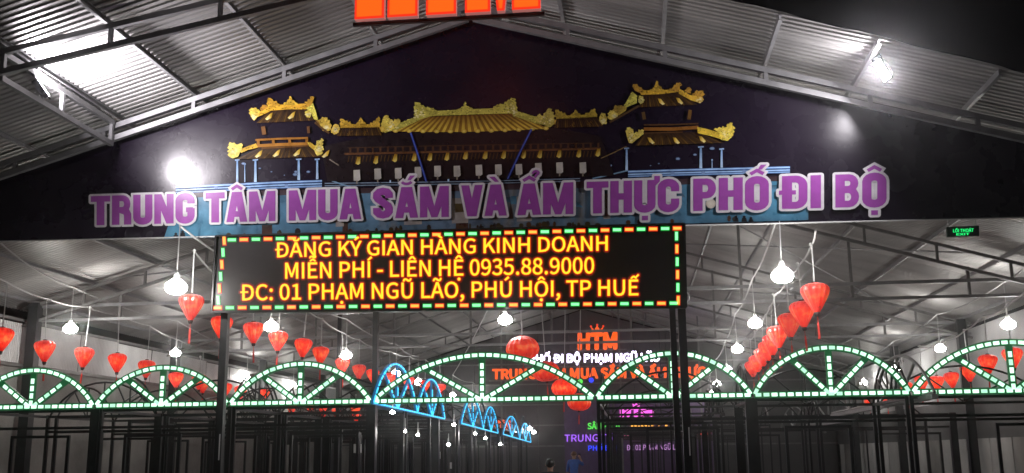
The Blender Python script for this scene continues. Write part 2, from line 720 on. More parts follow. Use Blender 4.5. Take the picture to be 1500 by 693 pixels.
class Print:
    """flat printed picture: coloured patches, colour kept per vertex"""
    def __init__(self):
        self.v, self.f, self.c = [], [], []
        self.layer = 0

    def patch(self, pts, cols):
        self.layer += 1
        n = len(self.v)
        for i, (x, y) in enumerate(pts):
            self.v.append(tuple(bpt(x, y, self.layer)))
            self.c.append(cols[i] if isinstance(cols, list) else cols)
        self.f.append(tuple(range(n, n + len(pts))))

    def strip(self, top, bot, ct, cb):
        """quad strip between two polylines; colours per row (functions of index or colours)"""
        self.layer += 1
        n = len(self.v)
        for i, (a, b) in enumerate(zip(top, bot)):
            self.v += [tuple(bpt(*a, self.layer)), tuple(bpt(*b, self.layer))]
            self.c += [ct(i) if callable(ct) else ct, cb(i) if callable(cb) else cb]
            if i:
                k = n + 2 * i
                self.f.append((k - 2, k - 1, k + 1, k))

    def line(self, pts, w, col):
        top, bot = [], []
        for i, (x, y) in enumerate(pts):
            x0, y0 = pts[max(i - 1, 0)]
            x1, y1 = pts[min(i + 1, len(pts) - 1)]
            dx, dy = x1 - x0, y1 - y0
            L = sqrt(dx * dx + dy * dy) or 1
            nx, ny = -dy / L * w / 2, dx / L * w / 2
            top.append((x + nx, y + ny))
            bot.append((x - nx, y - ny))
        self.strip(top, bot, col, col)

    def disc(self, x, y, rx, ry, col, edge=None, n=14, bump=True):
        if bump:
            self.layer += 1
        b = len(self.v)
        self.v.append(tuple(bpt(x, y, self.layer)))
        self.c.append(col)
        for k in range(n):
            a = 2 * pi * k / n
            self.v.append(tuple(bpt(x + rx * cos(a), y + ry * sin(a), self.layer)))
            self.c.append(edge or col)
        for k in range(n):
            self.f.append((b, b + 1 + k, b + 1 + (k + 1) % n))


G1 = (.75, .46, .05)      # gold
G2 = (.95, .78, .16)      # bright gold
G3 = (1.0, .95, .55)      # hot
BR = (.16, .07, .02)      # brown
DK = (.035, .018, .012)
P = Print()
rnd = random.Random(3)
# quay wall along the water
top = [(287, 287), (330, 285.5)]
nq = 90
top, bot = [], []
for i in range(nq + 1):
    t = i / nq
    xb_ = lerp(240, 1184, t)
    xt_ = lerp(262, 1183, t)
    top.append((xt_, lerp(288, 262, t)))
    bot.append((xb_, lerp(350, 322.5, t)))
cols = []
v = .5
for i in range(nq + 1):
    t = i / nq
    v = .6 * v + .4 * rnd.random()
    side = abs(t - .48) * 2
    base = Vector((.17, .25, .36)).lerp(Vector((.12, .40, .62)), min(1, side * 1.1))
    if .02 < side < .45 and rnd.random() < .3:
        base = base.lerp(Vector((.42, .36, .28)), .6)
    cols.append(base * (.30 + .75 * v))
mid = [((a[0] + b[0]) / 2, (a[1] + b[1]) / 2) for a, b in zip(top, bot)]
P.strip(top, mid, lambda i: tuple(cols[i] * .9), lambda i: tuple(cols[i] * 1.1))
P.strip(mid, bot, lambda i: tuple(cols[i] * 1.1), lambda i: tuple(cols[max(0, i - 2)] * .8))
for k in range(26):
    x = rnd.uniform(300, 1150)
    t = (x - 250) / 930
    y0 = lerp(292, 268, t) + rnd.uniform(0, 20)
    P.strip([(x, y0), (x + rnd.uniform(8, 26), y0 - .5)], [(x, y0 + rnd.uniform(5, 14)), (x + 20, y0 + 10)], tuple(cols[rnd.randrange(nq)] * .6), tuple(cols[rnd.randrange(nq)]))
# dark trees band over the wall, gate openings
P.strip([(262, 283), (600, 274), (880, 266), (1160, 258)], [(262, 290), (600, 282), (880, 275), (1160, 265)], (.05, .025, .03), (.07, .05, .06))
for (x, w_) in ((384, 15), (668, 18), (502, 8)):
    y_ = 350 - (x - 240) * .029
    P.patch([(x, y_ - 16), (x + w_, y_ - 16.5), (x + w_, y_ - 1), (x, y_ - .5)], [(.03, .02, .02)] * 2 + [(.09, .03, .02)] * 2)
for (x, w_) in ((592, 26), (662, 24), (757, 22), (492, 12), (884, 10)):
    y_ = 347 - (x - 240) * .029
    P.patch([(x, y_ - 44), (x + w_, y_ - 44.6), (x + w_, y_ - 8), (x, y_ - 7)], [(.36, .33, .30), (.30, .27, .24), (.42, .38, .33), (.30, .28, .28)])
    P.patch([(x + 4, y_ - 36), (x + w_ - 5, y_ - 36.5), (x + w_ - 6, y_ - 24), (x + 5, y_ - 23)], (.10, .07, .03))
for k in range(46):   # little figures and shrubs on the quay
    x = rnd.choice((rnd.uniform(530, 830), rnd.uniform(700, 960), rnd.uniform(250, 1130)))
    y_ = 349.5 - (x - 240) * .0293
    h_ = rnd.uniform(3, 10)
    P.disc(x, y_ - h_ * .5, rnd.uniform(1.5, 4.5), h_ * .5, rnd.choice(((.02, .012, .014), (.04, .03, .012), (.07, .03, .012))), n=7)
for x, y_ in ((258, 343), (268, 340), (1078, 318), (1090, 318), (1100, 320)):
    P.disc(x, y_, 2.2, 2.2, (.01, .01, .012), n=7)
    P.patch([(x - 3, y_ + 1.5), (x + 3, y_ + 1.5), (x + 4, y_ + 7), (x - 4, y_ + 7)], (.01, .01, .012))
# balustrades, poles
CB, CW = (.10, .22, .55), (.45, .68, .95)
for (pts, ds) in (([(258, 275), (330, 271.5), (400, 268), (472, 265.5)], (0, 4, 7.5)), ([(920, 252), (1000, 249.5), (1080, 247.5), (1157, 245.5)], (0, 4, 7))):
    for i, d in enumerate(ds):
        P.line([(x, y_ + d) for x, y_ in pts], 3.4 if i == 0 else 2.6, CB)
        P.line([(x, y_ + d - .2) for x, y_ in pts], 1.5, CW if i < 2 else (.28, .45, .7))
for (x, y_) in ((317, 271), (420, 268), (366, 273), (985, 250), (1030, 249), (1090, 247)):
    P.disc(x, y_ + 4, 3, 2.2, (.22, .34, .6), n=8)
for d in (0, 3.5):
    P.line([(476, 269 + d), (560, 268 + d), (700, 266 + d), (850, 262 + d)], 1.4, (.22, .30, .40))
P.line([(483, 264), (500, 270), (520, 276)], 2, (.2, .35, .5))
P.line([(868, 262), (895, 256), (920, 250)], 2, (.2, .35, .5))
for (x, a, b, w_) in ((348, 236, 268, 3.4), (359, 242, 267, 1.6), (374.5, 236, 267, 4), (438, 235, 264, 4), (465, 235, 263, 3.6), (572, 246, 268, 2), (657, 243, 266, 2.6), (895, 244, 258, 1.2), (918, 219, 250, 3.6), (1026.5, 217, 247, 4.2), (1057, 220, 246, 3.6), (1043, 236, 246, 1.2)):
    P.strip([(x - w_ * .35, a), (x + w_ * .35, a)], [(x - w_ / 2, b), (x + w_ / 2, b)], (.22, .38, .66), (.50, .70, .92))
    P.line([(x - w_, a - 1), (x + w_, a - 1.6)], 2, (.3, .45, .7))
for (x, y_, r_) in ((357, 240, 3), (381, 247, 2), (398, 252, 1.6), (433, 256, 4), (434, 252, 3), (452, 252, 3), (417, 257, 1.2), (1043, 218, 4), (1018, 227, 3), (993, 233, 3.6), (965, 240, 1.6), (953, 243, 1.2)):
    P.disc(x, y_, r_, r_ * .6, (.30, .44, .62), (.08, .12, .25), n=9)
# dark body of the building, dim storeys
P.patch([(560, 196), (815, 188), (880, 200), (900, 258), (480, 266), (470, 215)], (.016, .009, .011))
P.line([(505, 226), (640, 223), (760, 221), (880, 218)], 3, (.13, .055, .022))
P.line([(510, 217), (640, 214), (870, 210)], 1.4, (.06, .03, .015))
for k in range(34):
    x = 512 + k * 11
    P.patch([(x, 217 - (x - 510) * .02), (x + 3, 217 - (x - 510) * .02), (x + 3, 225 - (x - 510) * .02), (x, 225 - (x - 510) * .02)], (.08, .035, .016))
for k in range(70):
    x = 512 + k * 5.3
    y_ = 229 - (x - 510) * .021
    P.line([(x, y_), (x - 2, y_ + 9)], 1.4, (.09, .045, .012))
for x, y_ in ((525, 239), (551, 238), (579, 235), (607, 234), (630, 233.5), (655, 233), (682, 231.5), (711, 231), (738, 230.5), (767, 230), (791, 229.5), (819, 229), (848, 228.5), (876, 227)):
    P.patch([(x - 1, y_ - 9), (x + 3.5, y_ - 9), (x + 3, y_ + 1), (x, y_ + 3), (x - 4, y_ + 1)], [(.25, .12, .01), (.25, .12, .01), (.8, .6, .1), (.9, .75, .2), (.7, .45, .05)])
# roof tiles
for k in range(47):
    t = (k + .5) / 47
    xt, yt = lerp(614, 757, t), lerp(172, 166.5, t)
    xb, yb = lerp(574, 803, t), lerp(193, 189, t) + 2.5 * sin(pi * t)
    ww = 2.6
    c0 = (.20, .09, .012) if k % 2 else (.12, .05, .01)
    c1 = (.78, .55, .07) if k % 2 else (.32, .18, .02)
    P.strip([(xt - ww * .6, yt), (xt + ww * .6, yt)], [(xb - ww, yb), (xb + ww, yb)], c0, c1)
for k in range(12):
    t = k / 11
    P.disc(lerp(580, 800, t), lerp(192, 188.5, t) + 2.4 * sin(pi * t), 4.2, 3, G2, (.5, .32, .04), n=9)


def inside(x, y_, pts):
    c = False
    for i in range(len(pts)):
        (x0, y0), (x1, y1) = pts[i - 1], pts[i]
        if (y0 > y_) != (y1 > y_) and x < (x1 - x0) * (y_ - y0) / (y1 - y0) + x0:
            c = not c
    return c


def speckle(pts, base):
    xs, ys = [p[0] for p in pts], [p[1] for p in pts]
    area = (max(xs) - min(xs)) * (max(ys) - min(ys))
    l0 = P.layer
    for k in range(int(area / 7)):
        x, y_ = rnd.uniform(min(xs), max(xs)), rnd.uniform(min(ys), max(ys))
        if inside(x, y_, pts):
            f = rnd.choice((.22, .35, .5, .7, 1.25, 1.5))
            P.layer = l0 + 1 + k % 3
            P.disc(x, y_, rnd.uniform(.5, 1.6), rnd.uniform(.35, .9), tuple(min(1, c * f) for c in base), n=5, bump=False)
    P.layer = l0 + 3


def gold(pts, hot=None, base=G1, tex=True):
    cs = [tuple(Vector(base) * rnd.uniform(.55, 1.15)) for p in pts]
    P.patch(pts, cs)
    if tex:
        speckle(pts, base)
    if hot:
        l0 = P.layer
        for k in range(26):
            r_ = hot[2] * .34
            x, y_ = rnd.gauss(hot[0], r_), rnd.gauss(hot[1], r_)
            if inside(x, y_, pts):
                d = sqrt((x - hot[0]) ** 2 + (y_ - hot[1]) ** 2) / (r_ * 1.6)
                P.layer = l0 + 1 + k % 6
                c = Vector(G3).lerp(Vector(base), min(1, d))
                P.disc(x, y_, rnd.uniform(.9, 2.4), rnd.uniform(.7, 1.6), tuple(c), tuple(c * .9), n=6, bump=False)
        P.layer = l0 + 7


def spiky(pts, hot=None, base=G1, amp=2.6, per=2.4):
    """an ornate crest: the outline gets broken into curls and points"""
    out = []
    for i in range(len(pts)):
        x0, y0 = pts[i]
        x1, y1 = pts[(i + 1) % len(pts)]
        L = sqrt((x1 - x0) ** 2 + (y1 - y0) ** 2)
        n = max(2, int(L / per))
        for k in range(n):
            t = k / n
            x, y_ = lerp(x0, x1, t), lerp(y0, y1, t)
            if x1 > x0 - 3:
                nx, ny = (y1 - y0) / L, -(x1 - x0) / L
                s_ = (amp if k % 2 else -amp * .5) * rnd.uniform(.4, 1.2)
                x, y_ = x + nx * s_ * .6 + rnd.uniform(-.5, .5), y_ + ny * s_ * .6
            out.append((x, y_))
    gold(out, hot, base)


RG = (.62, .56, .10)
# main ridge, hips and finials
gold([(614, 165), (640, 163), (690, 160.5), (752, 158), (757, 166.5), (700, 168), (640, 170), (617, 173)], None, RG)
gold([(560, 189), (585, 181), (608, 172), (618, 171), (616, 176), (590, 188), (564, 195)], (575, 188, 26), RG)
gold([(752, 165), (760, 164), (786, 172), (806, 178), (808, 186), (785, 181), (757, 172)], (798, 180, 26), RG)
spiky([(608, 176), (607, 153), (611, 150), (618, 154), (624, 158), (632, 158), (640, 162), (640, 168), (618, 175)], (614, 168, 26), RG)
spiky([(668, 162), (675, 158.5), (679, 156), (681.5, 149), (684, 156), (689, 158), (696, 161)], None, RG, 1.0)
spiky([(722, 160), (726, 155), (738, 152), (747, 146), (754, 144), (757, 156), (759, 168), (754, 172), (748, 165)], (750, 164, 24), RG)
spiky([(556, 193), (558, 184), (562, 172), (567, 169), (571, 175), (577, 178), (584, 174), (587, 180), (580, 188), (566, 194)], (573, 186, 20), (.8, .62, .1))
spiky([(784, 176), (788, 168), (796, 170), (801, 162), (806, 159), (811, 168), (812, 182), (806, 187), (792, 182)], (800, 178, 22), (.7, .58, .12))
for x in (556, 561, 815):
    P.disc(x, 190 if x < 700 else 180, 3.2, 4.5, G2, G1, n=9)
# link roofs
gold([(499, 182), (528, 183), (556, 182), (557, 187), (528, 188.5), (499, 188.5)], None, (.68, .40, .04))
spiky([(498, 184), (500, 174), (506, 177), (515, 181), (515, 184)], None, (.68, .42, .05))
spiky([(521, 183), (526, 178), (529, 172.5), (532, 178), (537, 182)], None, (.68, .42, .05), 1.2)
spiky([(542, 183), (550, 177), (556, 171), (557, 180), (556, 186)], None, (.68, .42, .05))
gold([(815, 170), (842, 170), (874, 167), (875, 172), (843, 175), (815, 175)], None, (.55, .40, .05))
spiky([(813, 172), (814, 161), (820, 164), (829, 168), (829, 172)], None, (.5, .36, .05))
spiky([(835, 170), (841, 165), (843.5, 161), (847, 166), (851, 169)], None, (.5, .36, .05), 1.2)
spiky([(856, 169), (864, 164), (871, 159), (874, 166), (874, 171)], None, (.5, .36, .05))
spiky([(486, 194), (488, 185), (494, 182), (498, 187), (497, 195), (490, 198)], (492, 191, 9), (.85, .6, .1))
spiky([(877, 180), (879, 168), (884, 166), (889, 172), (889, 181), (882, 183)], (884, 178, 9), (.7, .55, .1))
for x, y_ in ((513, 195), (536, 194), (839, 183), (864, 181)):
    P.patch([(x - 4, y_ + 2), (x + 2, y_ - 4), (x + 4, y_ - 3), (x + 1, y_ + 3)], (.75, .52, .08))
# tiled slopes under the ridges
for (tl, tr, br, bl) in (((397, 161), (450, 159), (461, 177), (376, 181)), ((380, 217), (455, 214), (474, 230), (346, 234)), ((940, 139), (995, 137), (1022, 154), (936, 158)), ((944, 196), (1022, 194), (1060, 210), (930, 214)), ((499, 188), (556, 187), (560, 199), (494, 200)), ((815, 175), (874, 172), (884, 186), (812, 188))):
    n_ = int((br[0] - bl[0]) / 3)
    for k in range(n_):
        t = (k + .5) / n_
        xt, yt = lerp(tl[0], tr[0], t), lerp(tl[1], tr[1], t)
        xb_, yb_ = lerp(bl[0], br[0], t), lerp(bl[1], br[1], t)
        w2 = (br[0] - bl[0]) / n_ * .42
        d_ = rnd.uniform(.6, 1.3)
        P.strip([(xt - w2 * .7, yt), (xt + w2 * .7, yt)], [(xb_ - w2, yb_), (xb_ + w2, yb_)], (.035 * d_, .016 * d_, .008), ((.16, .085, .015) if k % 4 == 1 else (.07 * d_, .034 * d_, .010)))
# left tower
gold([(396, 154), (425, 154), (452, 152), (456, 155), (450, 161), (424, 161), (396, 163)], None, (.78, .42, .035))
spiky([(393, 156), (392, 147), (397, 144), (402, 149), (410, 153), (410, 157)], None, (.70, .38, .04))
spiky([(415, 155), (420, 150), (424, 146), (426, 141), (429, 147), (434, 150), (438, 155)], None, (.78, .48, .05), 1.4)
spiky([(442, 155), (450, 149), (458, 142), (461, 144), (458, 152), (455, 158)], None, (.70, .38, .04))
gold([(395, 155), (398, 163), (386, 169), (376, 173), (374, 167), (384, 163)], None, (.8, .46, .04))
spiky([(384, 164), (383, 157), (389, 154), (393, 158)], None, (.5, .24, .03))
spiky([(367, 170), (367, 160), (374, 158), (381, 162), (380, 170), (373, 178)], (373, 172, 11), (.9, .66, .1))
gold([(449, 159), (455, 156), (459, 152), (463, 163), (467, 177), (461, 176), (456, 166)], None, (.85, .75, .12))
gold([(447, 165), (452, 162), (457, 166), (456, 172), (450, 173)], (452, 168, 8), (.8, .62, .1))
gold([(462, 176), (468, 177), (474, 184), (470, 186)], None, (.3, .16, .03))
spiky([(468, 180), (471, 174), (478, 172), (486, 182), (486, 190), (479, 195), (472, 190)], (479, 188, 9), (.75, .52, .08))
P.line([(462, 180), (474, 190), (483, 196)], 3, (.12, .06, .02))
P.line([(386, 186), (388, 198)], 6, (.22, .10, .03))
P.line([(452, 186), (453, 196)], 4, (.14, .06, .02))
# balcony
P.line([(375, 206), (410, 204), (452, 203)], 3, (.36, .15, .02))
P.line([(378, 214.5), (412, 212.5), (455, 211.5)], 4.5, (.42, .18, .025))
for x in (379, 401, 425, 450):
    P.line([(x, 205), (x + .5, 214)], 4, (.36, .15, .02))
P.line([(384, 218), (420, 216), (455, 214)], 2.4, (.16, .07, .015))
gold([(376, 211), (379, 217), (365, 220), (354, 225), (352, 220), (366, 214)], None, (.85, .50, .05))
spiky([(336, 230), (335, 212), (341, 210), (350, 212), (357, 213), (354, 221), (350, 230), (342, 233)], (343, 222, 13), (.95, .75, .15), 3.4)
gold([(450, 209), (455, 209), (466, 217), (464, 223), (456, 217)], None, (.85, .55, .06))
spiky([(461, 222), (464, 210), (470, 205), (474, 204), (474, 216), (472, 227), (465, 229)], (468, 219, 11), (.95, .74, .15), 3)
for x, y_ in ((395, 173), (428, 171.5), (380, 228), (406, 227), (436, 226), (478, 228)):
    P.patch([(x - 6, y_ + 2), (x + 1, y_ - 5), (x + 6, y_ - 8), (x + 3, y_ + 1), (x - 3, y_ + 4)], [(.8, .6, .1), (.75, .5, .06), (.2, .1, .01), (.7, .45, .05), G3])
P.line([(483, 234), (497, 243)], 1.6, (.3, .25, .2))
# right tower
gold([(937, 133), (965, 133.5), (995, 131), (998, 135), (968, 139), (939, 140)], None, (.70, .42, .04))
spiky([(930, 134), (926, 127), (930, 124), (937, 128), (943, 133), (940, 138)], None, (.5, .28, .04))
spiky([(950, 134), (957, 130), (960, 124), (962, 119), (965, 126), (970, 131), (973, 134)], None, (.66, .42, .05), 1.4)
spiky([(978, 133), (986, 128), (994, 122), (998, 123), (996, 130), (994, 136)], None, (.55, .30, .04))
gold([(995, 131), (1010, 140), (1028, 142), (1031, 147), (1026, 152), (1012, 148), (994, 138)], (1024, 148, 11), (.8, .48, .05))
spiky([(1003, 136), (1006, 129), (1012, 130), (1012, 138)], None, (.55, .3, .04))
spiky([(1014, 141), (1018, 135), (1026, 133), (1033, 139), (1028, 143)], None, (.55, .3, .04))
gold([(926, 135), (933, 141), (933, 152), (918, 158), (914, 156)], None, (.62, .58, .10))
gold([(936, 141), (942, 142), (943, 150), (938, 154), (935, 148)], (939, 148, 8), (.65, .55, .1))
gold([(896, 168), (914, 156), (918, 158), (917, 163), (902, 173)], None, (.5, .36, .06))
spiky([(897, 166), (899, 157), (907, 155), (913, 158), (905, 168)], None, (.42, .28, .05))
spiky([(891, 175), (892, 165), (897, 163), (905, 167), (903, 173), (896, 177)], (900, 171, 8), (.7, .55, .1))
P.line([(893, 180), (915, 168), (936, 156)], 3, (.09, .05, .02))
P.line([(942, 165), (944, 176)], 5, (.11, .06, .02))
P.line([(1011, 162), (1009, 176)], 5, (.16, .08, .02))
P.line([(943, 190), (985, 190), (1023, 187.5)], 5, (.28, .11, .02))
P.line([(943, 184), (985, 183.5), (1023, 182)], 2, (.10, .045, .015))
P.line([(943, 196), (1000, 194.5)], 2, (.10, .045, .015))
gold([(1021, 187), (1036, 190), (1056, 196), (1060, 206), (1040, 200), (1022, 196)], None, (.9, .62, .06))
spiky([(1045, 190), (1056, 188), (1064, 186), (1070, 180), (1075, 186), (1074, 199), (1066, 207), (1056, 206), (1054, 196)], (1064, 197, 13), (.95, .72, .1), 3)
spiky([(921, 210), (917, 196), (919, 187), (925, 189), (929, 196), (941, 190), (943, 197), (934, 204), (926, 211)], (926, 203, 14), (.78, .62, .12), 3)
for x, y_ in ((969, 151), (996, 150), (954, 208), (991, 208), (1029, 206)):
    P.patch([(x + 5, y_ + 2), (x - 1, y_ - 5), (x - 6, y_ - 6), (x - 3, y_ + 1), (x + 2, y_ + 4)], [(.8, .6, .1), (.75, .5, .06), (.2, .1, .01), (.7, .45, .05), (.95, .85, .4)])
P.line([(880, 233), (900, 224), (918, 215)], 1.4, (.2, .13, .05))
# white lantern boxes
for x, y_ in ((523.5, 258), (554, 256), (584, 255), (613, 253.5), (641.5, 252), (670, 252), (702, 250.5), (730.5, 250), (760.5, 249.5), (789, 248), (820, 247), (854, 247)):
    P.patch([(x - 5, y_ - 8), (x + 4.5, y_ - 8.5), (x + 5.2, y_ + 6), (x + 2, y_ + 8), (x - 4.6, y_ + 7.5)], [(.55, .52, .42), (.5, .48, .44), (.62, .60, .52), (.5, .48, .44), (.5, .48, .42)])
    P.line([(x, y_ + 7), (x, y_ + 12)], 2, (.3, .26, .2))
for pts in ([(602, 195), (612, 225), (625, 267)], [(779, 190), (764, 220), (744, 263)]):
    P.line(pts, 3, (.012, .03, .28))
    P.line(pts, 1.2, (.10, .16, .5))
P.disc(1041, 299, 7.2, 7.2, (.70, .66, .55), (.55, .50, .42), n=18)

me = bpy.data.meshes.new('printed_picture')
me.from_pydata(P.v, [], P.f)
ca = me.color_attributes.new('col', 'FLOAT_COLOR', 'POINT')
flat = []
for c in P.c:
    flat += [c[0], c[1], c[2], 1.0]
ca.data.foreach_set('color', flat)
me.materials.append(M['print'])
link('printed_picture', me, ban)


# ---- title in heavy condensed capitals
def arc(cx, cy, rx, ry, a0, a1, n=8):
    return [(cx + rx * cos(radians(lerp(a0, a1, i / n))), cy + ry * sin(radians(lerp(a0, a1, i / n)))) for i in range(n + 1)]


def rect(a, b, c, d):
    return ('p', [(a, b), (c, b), (c, d), (a, d)])


sw = .235
O_ = arc(.31, .76, .19, .15, 0, 180) + arc(.31, .24, .19, .15, 180, 360)
GL = {
    'I': (.25, [rect(0, 0, .25, 1)]),
    'T': (.62, [rect(0, .80, .62, 1), rect(.185, 0, .435, .9)]),
    'H': (.62, [rect(0, 0, .24, 1), rect(.38, 0, .62, 1), rect(.2, .41, .42, .61)]),
    'U': (.62, [('s', [(.12, 1), (.12, .24)] + arc(.31, .24, .19, .14, 180, 360)[1:-1] + [(.50, .24), (.50, 1)], sw, 0)]),
    'N': (.62, [rect(0, 0, .22, 1), rect(.40, 0, .62, 1), ('p', [(.0, 1), (.23, 1), (.62, 0), (.39, 0)])]),
    'M': (.86, [rect(0, 0, .22, 1), rect(.64, 0, .86, 1), ('p', [(.0, 1), (.27, 1), (.52, 0), (.34, 0)]), ('p', [(.86, 1), (.59, 1), (.34, 0), (.52, 0)])]),
    'A': (.68, [('p', [(0, 0), (.235, 0), (.43, 1), (.18, 1)]), ('p', [(.68, 0), (.445, 0), (.25, 1), (.50, 1)]), rect(.2, .17, .48, .36)]),
    'V': (.66, [('p', [(0, 1), (.245, 1), (.44, 0), (.19, 0)]), ('p', [(.66, 1), (.415, 1), (.22, 0), (.47, 0)])]),
    'C': (.62, [('s', [(.50, .63)] + arc(.31, .75, .19, .15, 0, 180) + arc(.31, .25, .19, .15, 180, 360) + [(.50, .40)], sw, 0)]),
    'G': (.62, [('s', [(.50, .66)] + arc(.31, .75, .19, .15, 0, 180) + arc(.31, .25, .19, .15, 180, 330) + [(.50, .25), (.50, .50)], sw, 0), rect(.34, .37, .56, .53)]),
    'S': (.62, [('s', [(.49, .66), (.485, .78), (.42, .86), (.31, .885), (.20, .86), (.135, .79), (.13, .70), (.165, .635), (.25, .565), (.37, .475), (.455, .405), (.49, .32), (.485, .22), (.42, .14), (.31, .115), (.20, .14), (.135, .21), (.13, .35)], sw, 0)]),
    'P': (.60, [rect(0, 0, .24, 1), ('s', [(.15, .90)] + arc(.34, .69, .145, .21, 90, -90) + [(.15, .48)], .20, 0)]),
    'R': (.62, [rect(0, 0, .24, 1), ('s', [(.15, .90)] + arc(.34, .70, .15, .20, 90, -90) + [(.15, .50)], .20, 0), ('s', [(.30, .50), (.45, .44), (.50, .34), (.50, 0)], .235, 0)]),
    'B': (.62, [rect(0, 0, .24, 1), ('s', [(.15, .90)] + arc(.34, .725, .14, .175, 90, -90) + [(.15, .55)], .20, 0), ('s', [(.15, .53)] + arc(.34, .315, .16, .215, 90, -90) + [(.15, .10)], .20, 0)]),
    'D': (.62, [rect(0, 0, .24, 1), ('s', [(.15, .90), (.32, .90)] + arc(.32, .70, .18, .20, 90, 0) + arc(.32, .30, .18, .20, 0, -90) + [(.15, .10)], .21, 0)]),
    'O': (.62, [('s', O_, sw, 1)]),
}
CIRC = ('s', [(-.17, 1.09), (0, 1.2), (.17, 1.09)], .10, 0)
ACC = {
    '^': [CIRC],
    '(': [('s', arc(0, 1.20, .15, .10, 200, 340, 6), .085, 0)],
    "'": [('p', [(.02, 1.22), (.10, 1.37), (.25, 1.37), (.12, 1.22)])],
    '`': [('p', [(.10, 1.08), (-.02, 1.08), (-.20, 1.25), (-.03, 1.25)])],
    '?': [('s', [(.10, 1.30)] + arc(.19, 1.33, .075, .06, 170, -70, 6) + [(.16, 1.18)], .075, 0)],
    '.': [rect(-.08, -.25, .09, -.11)],
}
TITLE = [
    ('TRUNG', {}, 134.7, 286.7), ('TAM', {1: '^'}, 302.5, 404.6), ('MUA', {}, 424, 530), ('SAM', {1: "('"}, 546.6, 658),
    ('VA', {1: '`'}, 676, 742.7), ('AM', {0: '^?'}, 758, 840), ('THUC', {2: '+.'}, 859.5, 995), ('PHO', {2: "^'"}, 1015.4, 1126),
    ('DI', {0: '-'}, 1145, 1202), ('BO', {1: '^.'}, 1223, 1298)]


def offset_poly(pts, d):
    """grow a convex outline by d with rounded corners"""
    a = sum(pts[i][0] * pts[(i + 1) % len(pts)][1] - pts[(i + 1) % len(pts)][0] * pts[i][1] for i in range(len(pts)))
    if a < 0:
        pts = pts[::-1]
    out = []
    n = len(pts)
    for i in range(n):
        p0, p1, p2 = pts[i - 1], pts[i], pts[(i + 1) % n]
        a0 = atan2(-(p1[0] - p0[0]), p1[1] - p0[1])
        a1 = atan2(-(p2[0] - p1[0]), p2[1] - p1[1])
        while a1 < a0:
            a1 += 2 * pi
        if a1 - a0 > pi:
            a1 -= 2 * pi
        for k in range(6):
            t = lerp(a0, a1, k / 5)
            out.append((p1[0] + d * cos(t), p1[1] + d * sin(t)))
    return out


def stroke_quads(path, w, closed, grow=0.0):
    pts = list(path)
    # drop doubled points
    q = [pts[0]]
    for p in pts[1:]:
        if abs(p[0] - q[-1][0]) + abs(p[1] - q[-1][1]) > 1e-4:
            q.append(p)
    if closed and abs(q[0][0] - q[-1][0]) + abs(q[0][1] - q[-1][1]) < 1e-4:
        q.pop()
    pts = q
    n = len(pts)
    if grow and not closed:
        def ext(a, b):
            L = sqrt((a[0] - b[0]) ** 2 + (a[1] - b[1]) ** 2)
            return (a[0] + (a[0] - b[0]) / L * grow, a[1] + (a[1] - b[1]) / L * grow)
        pts[0] = ext(pts[0], pts[1])
        pts[-1] = ext(pts[-1], pts[-2])
    hw = w / 2 + grow
    A, B = [], []
    for i in range(n):
        p = pts[i]
        def dirn(a, b):
            L = sqrt((b[0] - a[0]) ** 2 + (b[1] - a[1]) ** 2)
            return ((b[0] - a[0]) / L, (b[1] - a[1]) / L)
        if closed:
            d0, d1 = dirn(pts[i - 1], p), dirn(p, pts[(i + 1) % n])
        else:
            d0 = dirn(pts[i - 1], p) if i else dirn(p, pts[1])
            d1 = dirn(p, pts[i + 1]) if i < n - 1 else d0
        mx, my = -(d0[1] + d1[1]), d0[0] + d1[0]
        L = sqrt(mx * mx + my * my) or 1
        mx, my = mx / L, my / L
        c = max(.55, mx * -d0[1] + my * d0[0])
        A.append((p[0] + mx * hw / c, p[1] + my * hw / c))
        B.append((p[0] - mx * hw / c, p[1] - my * hw / c))
    qs = []
    for i in range(n if closed else n - 1):
        j = (i + 1) % n
        qs.append([A[i], A[j], B[j], B[i]])
    return qs


base_y = lambda x: 331.0 + (x - 134.7) * (303.2 - 331.0) / (1298 - 134.7)
top_y = lambda x: 288.2 + (x - 134.7) * (254.6 - 288.2) / (1298 - 134.7)
LAYW, LAYP = P.layer + 40, P.layer + 110        # stacking order of white outline and purple face


def title_pt(px, v, lay):
    y_ = lerp(base_y(px), top_y(px), v)
    p = atY(px, y_, BY)
    p.y = BY - .012 - lay * .00003
    return p


